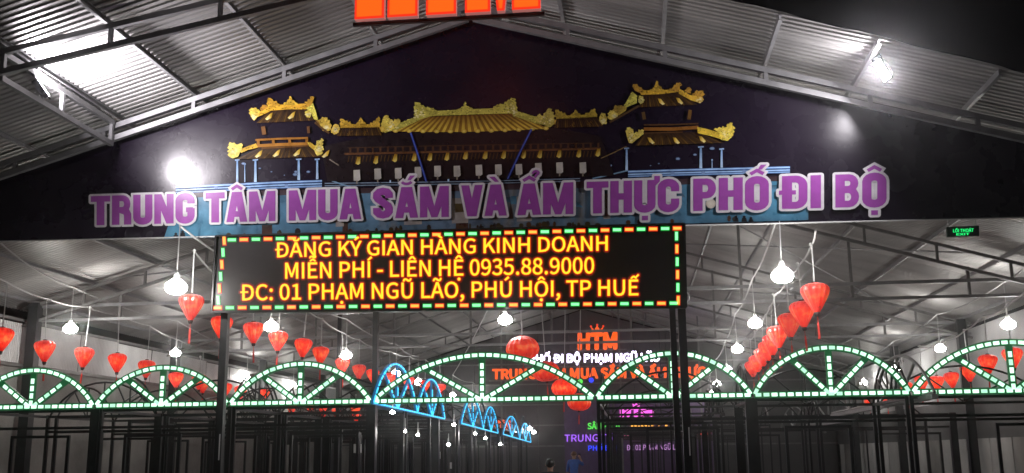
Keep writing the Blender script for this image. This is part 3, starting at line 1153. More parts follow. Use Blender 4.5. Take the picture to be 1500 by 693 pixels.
GAP = .055
for wi, (word, acc, xa, xb) in enumerate(TITLE):
    tw = sum(GL[c][0] for c in word) + GAP * (len(word) - 1)
    sc = (xb - xa) / tw
    mp, mw = MB(), MB()
    u = 0.0
    for li, ch in enumerate(word):
        wd, prims = GL[ch]
        prims = list(prims)
        cxx = wd / 2
        for a in acc.get(li, ''):
            if a == '+':
                prims.append(('p', [(.50, .80), (.60, .80), (.74, .95), (.74, 1.12), (.58, 1.12), (.58, .96)]))
            elif a == '-':
                prims.append(rect(-.07, .43, .33, .56))
            else:
                for pr in ACC[a]:
                    sh = cxx
                    if pr[0] == 'p':
                        prims.append(('p', [(x + sh, y_) for x, y_ in pr[1]]))
                    else:
                        prims.append(('s', [(x + sh, y_) for x, y_ in pr[1]], pr[2], pr[3]))
        for pi_, pr in enumerate(prims):
            lp = LAYP + pi_ * 1 + (li % 2) * .5
            lw = LAYW + pi_ * 1 + (li % 2) * .5 + (wi % 2) * .25
            if pr[0] == 'p':
                mp.face([title_pt(xa + (u + x) * sc, y_, lp) for x, y_ in pr[1]])
                mw.face([title_pt(xa + (u + x) * sc, y_, lw) for x, y_ in offset_poly(pr[1], .072)])
            else:
                for q in stroke_quads(pr[1], pr[2], pr[3]):
                    mp.face([title_pt(xa + (u + x) * sc, y_, lp) for x, y_ in q])
                for q in stroke_quads(pr[1], pr[2], pr[3], .072):
                    mw.face([title_pt(xa + (u + x) * sc, y_, lw) for x, y_ in q])
        if ch in 'SGC':
            mw.face([title_pt(xa + (u + x) * sc, y_, LAYW - 6 + li % 2) for x, y_ in ((.10, .12), (.54, .12), (.54, .88), (.10, .88))])
        u += wd + GAP
    o = mp.build('lettering', M['purple'], ban)
    mw.build('outline', M['white'], o)

# ================================================================== TEXT from the built-in font
_dg = None


def _font():
    import os
    try:
        p = os.path.join(bpy.utils.system_resource('DATAFILES'), 'fonts', 'Noto Sans CJK Regular.woff2')
        return bpy.data.fonts.load(p)      # the lettering face that ships with Blender
    except Exception:
        return None


FONT = _font()


def text_mesh(body, offset=0.0, spacing=1.0):
    cu = bpy.data.curves.new('txt', 'FONT')
    cu.body = body
    if FONT:
        cu.font = FONT
    cu.size = 1.0
    cu.space_character = spacing
    cu.resolution_u = 3
    o = bpy.data.objects.new('txt', cu)
    COL.objects.link(o)
    dg = bpy.context.evaluated_depsgraph_get()
    dg.update()
    ev = o.evaluated_get(dg)
    c2 = ev.to_curve(dg)
    loops = []
    for sp in c2.splines:
        pts = []
        bp = sp.bezier_points
        if len(bp):
            n = len(bp)
            for i in range(n):
                a, b = bp[i], bp[(i + 1) % n]
                straight = a.handle_right_type == 'VECTOR' and b.handle_left_type == 'VECTOR'
                k = 2 if straight else 5
                pts += [(p.x, p.y) for p in interpolate_bezier(a.co, a.handle_right, b.handle_left, b.co, k)[:-1]]
        else:
            pts = [(p.co.x, p.co.y) for p in sp.points]
        q = []
        for p in pts:
            if not q or abs(p[0] - q[-1][0]) + abs(p[1] - q[-1][1]) > 1e-4:
                q.append(p)
        if len(q) > 2:
            loops.append(q)
    ev.to_curve_clear()
    bpy.data.objects.remove(o)
    bpy.data.curves.remove(cu)

    def area(l):
        return sum(l[i - 1][0] * l[i][1] - l[i][0] * l[i - 1][1] for i in range(len(l))) / 2

    def has(l, p):
        c = False
        for i in range(len(l)):
            (x0, y0), (x1, y1) = l[i - 1], l[i]
            if (y0 > p[1]) != (y1 > p[1]) and p[0] < (x1 - x0) * (p[1] - y0) / (y1 - y0) + x0:
                c = not c
        return c
    sg = 1 if area(max(loops, key=lambda l: abs(area(l)))) > 0 else -1
    outer = [l for l in loops if area(l) * sg > 0]
    inner = [l for l in loops if area(l) * sg < 0]
    vs, fs = [], []
    for l in outer:
        grp = [l] + [h for h in inner if has(l, h[0])]
        tri = tessellate_polygon([[Vector((p[0], p[1], 0)) for p in g] for g in grp])
        n = len(vs)
        for g in grp:
            vs += g
        for t in tri:
            t = [n + i for i in t]
            a = (vs[t[1]][0] - vs[t[0]][0]) * (vs[t[2]][1] - vs[t[0]][1]) - (vs[t[2]][0] - vs[t[0]][0]) * (vs[t[1]][1] - vs[t[0]][1])
            if abs(a) > 1e-9:
                fs.append(tuple(t if a > 0 else t[::-1]))
    if offset > 0:
        # thicken: push the outline outwards
        for l in outer + inner:
            for i in range(len(l)):
                (ax_, ay_), (bx_, by_) = (l[i - 1], l[i]) if sg > 0 else (l[i], l[i - 1])
                dx, dy = bx_ - ax_, by_ - ay_
                L = sqrt(dx * dx + dy * dy) or 1
                dx, dy = dx / L * offset, dy / L * offset
                e = .5
                n = len(vs)
                vs += [(ax_ - dx * e * .6 - dy * .3, ay_ - dy * e * .6 + dx * .3), (ax_ - dx * e + dy, ay_ - dy * e - dx), (bx_ + dx * e + dy, by_ + dy * e - dx), (bx_ + dx * e * .6 - dy * .3, by_ + dy * e * .6 + dx * .3)]
                fs.append((n, n + 1, n + 2, n + 3))
    return vs, fs


CAPH = None


def cap_h():
    global CAPH
    if CAPH is None:
        vs, _ = text_mesh('H')
        CAPH = max(v[1] for v in vs)
    return CAPH


def text_on(body, x0, x1, base, top, plane, m, parent, name='lettering', offset=0.0, push=0.0, words=False, spacing=1.0):
    """text laid on a plane: its left end at picture column x0, right end x1; base/top = (row at x0, row at x1)"""
    rv, rf = text_mesh(body, 0.0, spacing)
    ux0, ux1 = min(v[0] for v in rv), max(v[0] for v in rv)
    ch = cap_h()
    vs, fs = text_mesh(body, offset * ch / .51, spacing)
    Pp, Nn = plane

    def place(x, y_):
        u = (x - ux0) / (ux1 - ux0)
        v = y_ / ch
        px = lerp(x0, x1, u)
        py = lerp(lerp(base[0], base[1], u), lerp(top[0], top[1], u), v)
        return tuple(at_plane(px, py, Pp, Nn) + Nn * push)
    cuts = []
    if words:
        iv = sorted((min(rv[i][0] for i in f), max(rv[i][0] for i in f)) for f in rf)
        end = iv[0][1]
        for a, b in iv:
            if a - end > .24 * ch:
                cuts.append((a + end) / 2)
            end = max(end, b)
    groups = [[] for _ in range(len(cuts) + 1)]
    for f in fs:
        cx_ = sum(vs[i][0] for i in f) / len(f)
        groups[sum(cx_ > c for c in cuts)].append(f)
    out = []
    for fl in groups:
        mb = MB()
        idx = {}
        for f in fl:
            nf = []
            for i in f:
                if i not in idx:
                    idx[i] = len(mb.v)
                    mb.v.append(place(*vs[i]))
                nf.append(idx[i])
            mb.f.append(tuple(nf))
            mb.m.append(0)
        out.append(mb.build(name, m, parent))
    return out if words else out[0]


# ================================================================== LED SIGN
LP = Vector((-7.5, 17.55, 5.0))
_ld = Vector((8.4, -.35, 0)).normalized()
LN = Vector((_ld.y, -_ld.x, 0))      # towards the viewer
if LN.y > 0:
    LN = -LN
led = thing('led_sign', 'wide black LED message board with yellow scrolling text on dark posts', 'led sign', (-3.2, 17.35, 0))


def lpt(px, py, push=0.0):
    return at_plane(px, py, LP, LN) + LN * push - Vector(led.location)


c4 = [lpt(317, 346), lpt(1003, 328), lpt(1005.5, 450.5), lpt(311, 457.5)]
MB().prism([p for p in c4], -LN * .16).build('cabinet', M['cab'], led)
c4 = [lpt(323, 349, .004), lpt(999, 331, .004), lpt(1001, 448, .004), lpt(317.5, 454.5, .004)]
MB().face(c4[::-1]).build('screen', M['screen'], led)
fr = MB()
ci = [lpt(317, 346), lpt(1003, 328), lpt(1005.5, 450.5), lpt(311, 457.5)]
for i in range(4):
    fr.bar(ci[i] + LN * .012, ci[(i + 1) % 4] + LN * .012, .03, .05, up=LN)
fr.build('frame', M['cab'], led)
LINES = [('ĐĂNG KÝ GIAN HÀNG KINH DOANH', 404, 890, (377, 367), (356, 346)),
         ('MIỄN PHÍ - LIÊN HỆ 0935.88.9000', 418.5, 870, (408.2, 400.3), (385.6, 377.2)),
         ('ĐC: 01 PHẠM NGŨ LÃO, PHÚ HỘI, TP HUẾ', 353, 936, (440, 432.5), (417.6, 410))]
for body, x0, x1, bs, tp in LINES:
    W1 = text_on(body, x0, x1, bs, tp, (LP, LN), M['ledy'], None, 'lit_word', offset=.008, push=.016, words=True)
    W2 = text_on(body, x0, x1, bs, tp, (LP, LN), M['glowr'], None, 'glow_edge', offset=.036, push=.011, words=True)
    W3 = text_on(body, x0, x1, bs, tp, (LP, LN), M['glowd'], None, 'red_halo', offset=.085, push=.007, words=True)
    for o, o2, o3 in zip(W1, W2, W3):
        o.parent = led
        o.matrix_parent_inverse = Matrix.Translation(-Vector(led.location))
        o2.parent = o
        o3.parent = o


def dash(px, py, horiz, green):
    w_, h_ = (11.6, 3.8) if horiz else (4.0, 12.0)
    if not horiz:
        sk = -.5 if px < 600 else 0
    else:
        sk = 0
    pts = lambda a, b, ps: [lpt(px - a / 2 - (0 if horiz else .05 * -b * (1 if px < 600 else 0)), py + b / 2, ps), lpt(px + a / 2 - (0 if horiz else .05 * -b * (1 if px < 600 else 0)), py + b / 2, ps), lpt(px + a / 2, py - b / 2, ps), lpt(px - a / 2, py - b / 2, ps)]
    m1 = M['ledg'] if green else M['ledo']
    m2 = M['glowg'] if green else M['glowr']
    o = MB().prism(pts(w_, h_, .016), LN * -.006).build('border_light', m1, led)
    MB().face(pts(w_ + 2.2, h_ + 3.4, .008)).build('painted_halo', m2, o)  # the border light's halo, painted as a glowing patch behind it


n = 38
for i in range(n):
    t = i / (n - 1)
    dash(lerp(340, 992, t), lerp(346 + 5.6, 334.6, t) - .8 * sin(pi * t) * 0, True, i % 2 == 0)
    dash(lerp(319, 987, t), lerp(451.2, 444.3, t), True, i % 2 == 1)
for i in range(6):
    t = i / 5
    dash(lerp(328.5, 319.8, t), lerp(352.5, 440, t), False, i % 2 == 1)
for i in range(6):
    t = i / 5
    dash(lerp(991, 993.5, t), lerp(346, 440, t), False, i % 2 == 0)


def post(px, py, Y, r, name, parent, m):
    p = atY(px, py, Y) - Vector(parent.location)
    mb = MB()
    mb.bar((p.x, p.y, 0 - parent.location.z), (p.x, p.y, p.z), r, r, up=(0, 1, 0))
    return mb.build(name, m, parent), p


for px in (331, 984.5, 998):
    o, p = post(px, 450, 17.72 if px < 500 else 17.32, .13 if px != 984.5 else .10, 'post', led, M['black'])
    if px in (331, 998):
        MB().box((p.x + .02, p.y - .072, 1.55), (p.x + .04, p.y - .066, 2.0)).build('edge_highlight', M['ebox'], led)  # white strip painted in for the highlight along the post edge
    MB().box((p.x - .15, p.y - .15, 0), (p.x + .15, p.y + .15, .015)).build('base_plate', M['black'], led)
MB().tube([lpt(1004, 444, -.05), lpt(1009, 438, -.08), lpt(1009, 430, -.1), lpt(1004, 426, -.1)], .012, 6).build('power_cable', M['cable'], led)

# ================================================================== ROOF LETTERS (H T M with crown)
YT = 14.25
sgn = thing('letter_sign', 'big glowing orange HTM block letters hung under the canopy ridge', 'letter sign', (-2.65, YT, 0))
lb = atY(520, 20, YT)
lx = lambda px: atY(px, 20, YT).x + 2.65
z0 = atY(655, 20.5, YT).z
HGT = 1.22


def letter3d(polys, z_, parent, name='letter', dep=.10, inset=.035, mats=None):
    """block letter from convex outlines side by side: return, red rim, orange face"""
    mS, mR, mO = mats or (M['sgnS'], M['sgnR'], M['sgnO'])
    body = MB()
    for i, pl in enumerate(polys):
        body.prism([Vector((x, -.0 - i * .0012, z)) for x, z in pl], (0, dep, 0))
    o = body.build(name, mS, parent)
    rim, face = MB(), MB()
    for i, pl in enumerate(polys):
        rim.face([(x, -.004 - i * .0012, z) for x, z in pl])
        cx_ = sum(p[0] for p in pl) / len(pl)
        cz_ = sum(p[1] for p in pl) / len(pl)
        ins = []
        for x, z in pl:
            ins.append((x - inset * (1 if x > cx_ else -1), z - inset * (1 if z > cz_ else -1)))
        face.face([(x, -.012 - i * .0012, z) for x, z in ins])
    rim.build('rim', mR, o)
    face.build('face', mO, o)
    return o


def rc(a, b, c, d):
    return [(a, b), (c, b), (c, d), (a, d)]


q = [lx(v) for v in (519.5, 562.5, 567.5, 611.5, 624, 668, 681, 718, 728, 739, 750, 792)]
zt = z0 + HGT
mid = z0 + HGT * .5
letter3d([rc(q[0], z0, q[1], zt), rc(q[2], z0, q[3], zt), rc(q[1] - .02, mid - .14, q[2] + .02, mid + .14)], 0, sgn)
cT = (q[4] + q[5]) / 2
letter3d([rc(q[4], z0, q[5], zt - .2), rc(cT - .34, zt - .32, cT + .34, zt)], 0, sgn)
letter3d([rc(q[6], z0, q[7], zt), rc(q[10], z0, q[11], zt), [(q[8], z0), (q[9], z0), (q[10] + .02, zt), (q[9] - .02, zt)], [(q[8], z0 + .002), (q[9], z0 + .002), (q[8] + .03, zt - .01), (q[7] - .02, zt - .01)]], 0, sgn)
cr = MB()
zc_ = zt + .08
crown = [(-.40, 0), (.40, 0), (.52, .42), (.22, .2), (0, .5), (-.22, .2), (-.52, .42)]
o = MB().prism([Vector((cT + x, 0, zc_ + z)) for x, z in crown], (0, .1, 0)).build('crown', M['sgnO'], sgn)
for x, z in ((-.52, .46), (0, .55), (.52, .46)):
    MB().tube([(cT + x, -.01, zc_ + z), (cT + x, .1, zc_ + z)], .07, 12).build('crown_ball', M['sgnR'], o)
MB().bar((q[0] - .05, .12, z0 - .035), (q[11] + .05, .12, z0 - .035), .06, .05).build('support_rail', M['black'], sgn)
MB().bar((q[0] - .05, .14, z0 + .9), (q[11] + .05, .14, z0 + .9), .05, .05).build('support_rail', M['black'], sgn)
for x in (q[0] + .1, q[11] - .1):
    MB().bar((x, .16, z0), (x, .16, roofz(x - 2.65) - .01), .05, .05, up=(0, 1, 0)).build('hanger', M['black'], sgn)

# ================================================================== FLOODLIGHTS


def floodlight(name, label, loc, target, size, hook, lens='flood'):
    o = thing(name, label, 'floodlight', loc)
    d = (Vector(target) - Vector(loc)).normalized()
    R = d.to_track_quat('Y', 'Z').to_matrix()
    w_, h_ = size

    def tr(p):
        return R @ Vector(p)
    hb = MB()
    for (a, b, y0, y1) in ((w_ / 2 + .02, h_ / 2 + .02, -.03, 0), (w_ / 2 - .02, h_ / 2 - .02, -.08, -.03)):
        pts = [tr((-a, y0, -b)), tr((a, y0, -b)), tr((a, y0, b)), tr((-a, y0, b))]
        hb.prism(pts, R @ Vector((0, y1 - y0, 0)))
    for k in range(6):
        x = lerp(-w_ / 2 + .03, w_ / 2 - .03, k / 5)
        hb.prism([tr((x, -.11, -h_ / 2 + .03)), tr((x + .006, -.11, -h_ / 2 + .03)), tr((x + .006, -.11, h_ / 2 - .03)), tr((x, -.11, h_ / 2 - .03))], R @ Vector((0, .035, 0)))
    hb.build('housing', M['housing'], o)
    MB().face([tr((-w_ / 2, .004, -h_ / 2)), tr((w_ / 2, .004, -h_ / 2)), tr((w_ / 2, .004, h_ / 2)), tr((-w_ / 2, .004, h_ / 2))]).build('lens', M[lens], o)
    top_ = Vector(hook) - Vector(loc)
    br = MB()
    br.tube([tr((-w_ / 2 - .03, -.03, 0)), tr((-w_ / 2 - .03, -.03, h_ / 2 + .08)), tr((w_ / 2 + .03, -.03, h_ / 2 + .08)), tr((w_ / 2 + .03, -.03, 0))], .012, 6)
    br.tube([tr((0, -.03, h_ / 2 + .08)), top_], .014, 6)
    br.build('bracket', M['housing'], o)
    return o


floodlight('floodlight', 'black floodlight at the canopy corner aimed along the banner', (-9.65, 15.25, 7.70), (-8.9, 15.5, 8.25), (.36, .28), (-9.66, 15.1, 7.98))
pr = atY(1292, 103, 16.6)
floodlight('floodlight', 'bright white floodlight hanging below the bare canopy sheets by the banner end', tuple(pr), (pr.x - .8, pr.y - .22, pr.z - .45), (.20, .34), (pr.x - .02, 16.6, roofz(pr.x) - .01), 'flood2')

# ================================================================== ARCH PANELS
_LEDM = {}


def led_mesh(kind):
    v = random.choice((0, 0, 0, 1, 1, 2)) if kind == 'green' else 0
    key, kind = kind + str(v), kind
    if key not in _LEDM:
        if kind == 'green':
            m = MB().box((-.058, -.012, -.036), (.058, .012, .036))
            _LEDM[key] = m.mesh('led_module', (M['arcw'], M['arcw2'], M['arcw3'])[v])
        else:
            m = MB().box((-.012, -.095, -.015), (.012, .095, .015))
            _LEDM[key] = m.mesh('led_module', M['blul'])
    return _LEDM[key]


def arc_pts(w_, h_, n=28):
    R_ = (w_ * w_ / 4 + h_ * h_) / (2 * h_)
    a = math.asin(min(1, w_ / 2 / R_))
    return [(w_ / 2 + R_ * sin(lerp(-a, a, i / n)), h_ - R_ + R_ * cos(lerp(-a, a, i / n))) for i in range(n + 1)]


def resample(pts, pitch):
    out = []
    L = [0]
    for a, b in zip(pts, pts[1:]):
        L.append(L[-1] + sqrt((b[0] - a[0]) ** 2 + (b[1] - a[1]) ** 2))
    n = max(1, round(L[-1] / pitch))
    for i in range(n):
        s = (i + .5) / n * L[-1]
        for k in range(len(pts) - 1):
            if L[k + 1] >= s:
                t = (s - L[k]) / (L[k + 1] - L[k])
                a, b = pts[k], pts[k + 1]
                out.append((lerp(a[0], b[0], t), lerp(a[1], b[1], t), atan2(b[1] - a[1], b[0] - a[0])))
                break
    return out


def arch_parts(root, x0, w_, h_, kind, axis='X', tube=.028, am=None):
    """arch, chord, three spokes; kind green / blue / None"""
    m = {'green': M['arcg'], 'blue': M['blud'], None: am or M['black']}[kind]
    to3 = (lambda x, z: (x0 + x, 0, z)) if axis == 'X' else (lambda x, z: (0, x0 + x, z))
    ap = arc_pts(w_, h_)
    paths = [('arch', ap)]
    paths.append(('chord', [(0, 0), (w_, 0)]))
    for fx in (.23, .5, .77):
        i = min(range(len(ap)), key=lambda k: abs(ap[k][0] - fx * w_))
        paths.append(('spoke', [(w_ / 2 + (fx - .5) * .12, .0), (ap[i][0], ap[i][1])]))
    for nm, pth in paths:
        mb = MB()
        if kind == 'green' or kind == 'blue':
            # flat LED carrier strip, its emission paints in the glow beside the LEDs
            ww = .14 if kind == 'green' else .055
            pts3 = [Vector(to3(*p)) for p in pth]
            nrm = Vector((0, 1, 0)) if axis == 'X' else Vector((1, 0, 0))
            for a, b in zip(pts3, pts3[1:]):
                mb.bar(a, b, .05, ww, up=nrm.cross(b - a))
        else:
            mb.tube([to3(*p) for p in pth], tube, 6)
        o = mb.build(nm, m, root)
        if kind:
            pitch = .162 if kind == 'green' else .27
            seq = resample(pth, pitch)
            if nm == 'spoke':
                seq = seq[:-1] if len(seq) > 3 else seq
            for (x, z, a) in seq:
                p = Vector(to3(x, z))
                if axis == 'X':
                    p.y -= .034
                    link('led_module', led_mesh(kind), o, p, (0, -a, 0))
                else:
                    p.x += .038
                    link('led_module', led_mesh(kind), o, p, (a, 0, 0))


GX = [-15.04, -12.0, -8.87, -5.645, -.805, 2.47, 5.645, 9.66]
GZ = 2.755
GLAB = ['green LED arch nearest the pale sheet wall', 'green LED arch second from the pale sheet wall', 'green LED arch left of the blue arches',
        'widest green LED arch spanning the aisle by the blue arches', 'green LED arch crossing the dark right sign posts', 'green LED arch under the stepped lantern row',
        'green LED arch in front of the low right lantern row']
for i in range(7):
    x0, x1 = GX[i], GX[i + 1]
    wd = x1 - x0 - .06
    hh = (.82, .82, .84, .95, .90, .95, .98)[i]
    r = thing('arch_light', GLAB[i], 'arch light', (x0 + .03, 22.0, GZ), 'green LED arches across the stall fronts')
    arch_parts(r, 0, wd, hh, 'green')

# blue arches along the aisle
BLUE = [((545, 590), (650, 613.5), 1.02), ((674.5, 620), (728.5, 634.5), .95), ((736, 636), (777, 648), .9)]
BLAB = ['blue LED double arch panel beginning at the aisle front post', 'blue LED double arch panel in the middle of its row', 'blue LED double arch panel deepest along the aisle']
BXX = -5.55
for (a, b, hh), lab in zip(BLUE, BLAB):
    pa, pb = atX(*a, BXX), atX(*b, BXX)
    L = pb.y - pa.y
    zz = (pa.z + pb.z) / 2
    r = thing('arch_light', lab, 'arch light', (BXX, pa.y, zz), 'blue LED arches along the aisle')
    r.rotation_euler.x = atan2(pb.z - pa.z, L)
    r.location.z = pa.z
    arch_parts(r, 0, L * .54, hh, 'blue', 'Y')
    arch_parts(r, L * .54, L * .46, hh * .97, 'blue', 'Y')

# ================================================================== STALL FRAMES


def stall_proto(w_, d_, variant):
    r = link('stall_frame', None)
    H = 2.7
    for x in (0, w_):
        for y_ in (0, d_):
            t = (.20 if (x > 0 and y_ == 0) else .10) if (variant + (x > 0)) % 2 else .075
            MB().box((x - t / 2, y_ - t / 2, 0), (x + t / 2, y_ + t / 2, H)).build('post', M['black'], r)
    for (a, b) in (((0, 0), (w_, 0)), ((w_, 0), (w_, d_)), ((w_, d_), (0, d_)), ((0, d_), (0, 0))):
        va, vb = Vector((a[0], a[1], 0)), Vector((b[0], b[1], 0))
        dd = (vb - va).normalized() * .03
        for z in ((H - .04, 2.28) if a[1] == b[1] else (H - .045,)):
            MB().bar(va + dd + Vector((0, 0, z)), vb - dd + Vector((0, 0, z)), .05, .06).build('rail', M['black'], r)
    # door frame and shelf uprights
    xs = (w_ * .32, w_ * .78) if variant == 0 else ((w_ * .2, w_ * .62) if variant == 1 else (w_ * .42, w_ * .9))
    for x in xs:
        MB().box((x - .03, .0, 0), (x + .03, .06, 2.06)).build('door_post', M['black'], r)
    MB().box((xs[0] - .03, .003, 2.06), (xs[1] + .03, .063, 2.12)).build('door_rail', M['black'], r)
    MB().box((w_ * .5, d_ - .03, 0), (w_ * .5 + .05, d_ + .03, 2.25)).build('door_post', M['black'], r)
    # arch on top at the front and the aisle side
    for (axis, L, y_, x_) in (('X', w_, d_, 0), ('Y', d_, 0, w_ if variant != 2 else 0)):
        ap = arc_pts(L - .1, .82, 14)
        to3 = (lambda p: (p[0] + .05, y_, H + p[1])) if axis == 'X' else (lambda p: (x_, p[0] + .05, H + p[1]))
        o = MB().tube([to3(p) for p in ap], .026, 6).build('arch', M['black'], r)
        for fx in (.23, .5, .77):
            i = min(range(len(ap)), key=lambda k: abs(ap[k][0] - fx * L))
            MB().tube([to3((L / 2 - .05 + (fx - .5) * .1, 0)), to3(ap[i])], .02, 5).build('spoke', M['black'], o)
    return r


def count_kids(o):
    KIDS[o] = list(o.children)
    for c in KIDS[o]:
        count_kids(c)


protos = {}
colsX = [(-15.04, -12.0), (-12.0, -8.87), (-8.87, -5.645), (-.8, 2.47), (2.47, 5.645), (5.645, 9.66)]
rowsY = [22.2, 25.6, 29.6, 33.0, 37.0, 40.4, 44.4, 48.0, 52.0]
bpy.context.view_layer.update()
lefts = 0
for ci, (xa, xb) in enumerate(colsX):
    for ri, yr in enumerate(rowsY):
        if ci == 3 and ri in (1, 3, 5, 7):
            continue
        if (ci in (0, 5) and ri in (6, 8)) or (ci in (4, 5) and ri in (1, 2, 4, 5, 7)):
            continue
        v = (ci + ri * 2) % 3
        key = (ci, v)
        if key not in protos:
            o = stall_proto(xb - xa - .1, 3.0, v)
            count_kids(o)
            protos[key] = o
        else:
            o = copy_tree(protos[key])
        o.location = (xa + .05, yr, 0)
        if ri == 0:
            lab = ['black steel stall frame under the green arch nearest the pale sheet wall', 'black steel stall frame under the second green arch from the pale sheet wall',
                   'black steel stall frame under the green arch beside the blue arches', 'black steel stall frame under the green arch crossing the right sign posts',
                   'black steel stall frame under the green arch with the stepped lantern row', 'black steel stall frame under the green arch at the right wall'][ci]
        else:
            lab = 'bare black stall frame %s, %s row behind the green arches' % (
                ['by the rendered wall', 'mid left block', 'beside the blue arches', 'between aisle and stage letters', 'mid right block', 'by the pale panelled wall'][ci],
                ['', 'first', 'second', 'third', 'fourth', 'fifth', 'sixth', 'seventh', 'eighth'][ri])
        tag(o, lab, 'stall frame', 'black stall frames in the hall')
# arch panels carried edge-on over the right lanes
ARP = []
for (pa, pb, lab) in (((1240, 609), (1338, 581.5), 'unlit grey double arch truss under the low right lanterns'), ((1167, 631), (1215, 615.5), 'unlit grey double arch truss by the far pale panels'), ((1120, 646), (1154, 634), 'unlit grey double arch truss deepest along the right wall')):
    qa, qb = atZ(*pa, 2.62), atZ(*pb, 2.62)
    ARP.append(((qa.x + qb.x) / 2, min(qa.y, qb.y), abs(qa.y - qb.y), lab, M['arcu']))
ARP += [(-.8, 25.5, 7.6, 'unlit black double arch truss beside the aisle lanterns', M['black']), (2.47, 29.5, 7.6, 'unlit black double arch truss behind the stepped lantern row', M['black'])]
for (X, y0, L, lab, am) in ARP:
    r = thing('arch_truss', lab, 'arch truss', (X, y0, 2.70), 'unlit arch panels along the lanes')
    arch_parts(r, 0, L / 2, .95, None, 'Y', .035, am)
    arch_parts(r, L / 2, L / 2, .95, None, 'Y', .035, am)
    MB().box((-.06, 0, -.12), (.06, L, -.03)).build('base_beam', am, r)
# switch boxes on posts
for (px, py, Y, lab) in ((524, 657, 25.7, 'small white switch box on a dark post near the blue arches'), (641, 667, 33, 'small white switch box on a post beyond the first blue panel'), (663, 682, 37, 'tiny white switch box low on a deep stall post')):
    p = atY(px, py, Y)
    b = thing('switch_box', lab, 'switch box', tuple(p))
    MB().box((-.09, -.06, -.11), (.09, .04, .11)).build('cover', M['ebox'], b)
    MB().box((-.03, -.07, -.02), (.03, -.058, .03)).build('switch', M['cable'], b)
    MB().box((-.05, .04, -p.z), (.05, .12, .4)).build('post', M['black'], b)

# ================================================================== LANTERNS


def lantern_mesh(round_=False):
    if round_:
        prof = [(.05, .0), (.16, .012), (.27, .06), (.345, .14), (.375, .24), (.35, .35), (.27, .45), (.16, .51), (.07, .535)]
        n = 32
    else:
        prof = [(.035, .0), (.06, .04), (.115, .13), (.172, .225), (.215, .31), (.236, .375), (.232, .42), (.2, .462), (.135, .492), (.045, .502)]
        n = 32
    return MB().lathe(prof, n, pleat=.075).mesh('shade', M['lant'], smooth=False)


SH_T, SH_R = lantern_mesh(), lantern_mesh(True)
capb = MB().lathe([(.0, -.05), (.03, -.05), (.045, -.01), (.045, .02), (.0, .02)], 12).mesh('cap', M['blackcap'])
capt = MB().lathe([(.0, .0), (.05, .0), (.05, .022), (.02, .03), (.0, .03)], 12).mesh('cap', M['blackcap'])
tas = MB().tube([(0, 0, -.05), (0, 0, -.14)], .006, 5).lathe([(.0, -.14), (.014, -.145), (.02, -.2), (.022, -.42), (.0, -.42)], 8).mesh('tassel', M['tassel'])


knot_me = MB().lathe([(0, -.035), (.03, -.02), (.036, 0), (.03, .02), (0, .035)], 8).mesh('knot', M['cable'], smooth=True)


def lantern(px, py, Z, label, group, cord, round_=False, sc=1.0, tassel=True):
    """px,py = middle of the shade"""
    p = atZ(px, py, Z)
    hh = .535 if round_ else .502
    r = thing('lantern', label, 'lantern', (p.x, p.y, p.z - hh / 2 * sc), group)
    r.rotation_euler = (random.uniform(-.05, .05), random.uniform(-.06, .06), random.uniform(0, 6))
    link('shade', SH_R if round_ else SH_T, r).scale = (sc,) * 3
    a = link('cap', capb, r)
    a.scale = (sc,) * 3
    a = link('cap', capt, r, (0, 0, hh * sc))
    a.scale = (sc,) * 3
    if tassel:
        link('tassel', tas, r).scale = (sc,) * 3
    MB().tube([(0, 0, hh * sc), (random.uniform(-.02, .02), 0, hh * sc + cord)], .013, 5).build('cord', M['cable'], r)
    link('knot', knot_me, r, (0, 0, hh * sc + cord))
    return Vector((p.x, p.y, p.z + hh / 2 * sc + cord))


def cable(pts, label, r=.019, group=None, sag=.0):
    out = []
    for a, b in zip(pts, pts[1:]):
        for k in range(8):
            t = k / 8
            q = a.lerp(b, t)
            q.z -= sag * 4 * t * (1 - t)
            out.append(q)
    out.append(pts[-1])
    o = MB().tube(out, r, 6).build('hanging_cable', M['cable'])
    return tag(o, label, 'cable', group)


def prepend(knots, dy, dz=0.0):
    d = knots[0] - knots[1]
    d = d * (dy / max(.1, abs(d.y)))
    k = knots[0] + d + Vector((0, 0, dz))
    if k.y < 18.2:                      # tied to the gable frame behind the banner
        t = (knots[0].y - 18.2) / max(.01, knots[0].y - k.y)
        if t <= .05:
            return knots
        k = knots[0].lerp(k, t)
    return [k] + knots


def lan_row(pts, Z, label, group, cord, clabel, sc=1.0, front=3.0, frontz=.25, round_=False, csag=.05):
    ks = []
    for i, p in enumerate(pts):
        zz = p[2] if len(p) > 2 else Z
        ks.append(lantern(p[0], p[1], zz, label, group, cord * random.uniform(.95, 1.05) + (Z - zz), round_, sc))
    ks.sort(key=lambda v: v.y)
    ks = prepend(ks, front, frontz)
    cable(ks, clabel, sag=csag)
    return ks


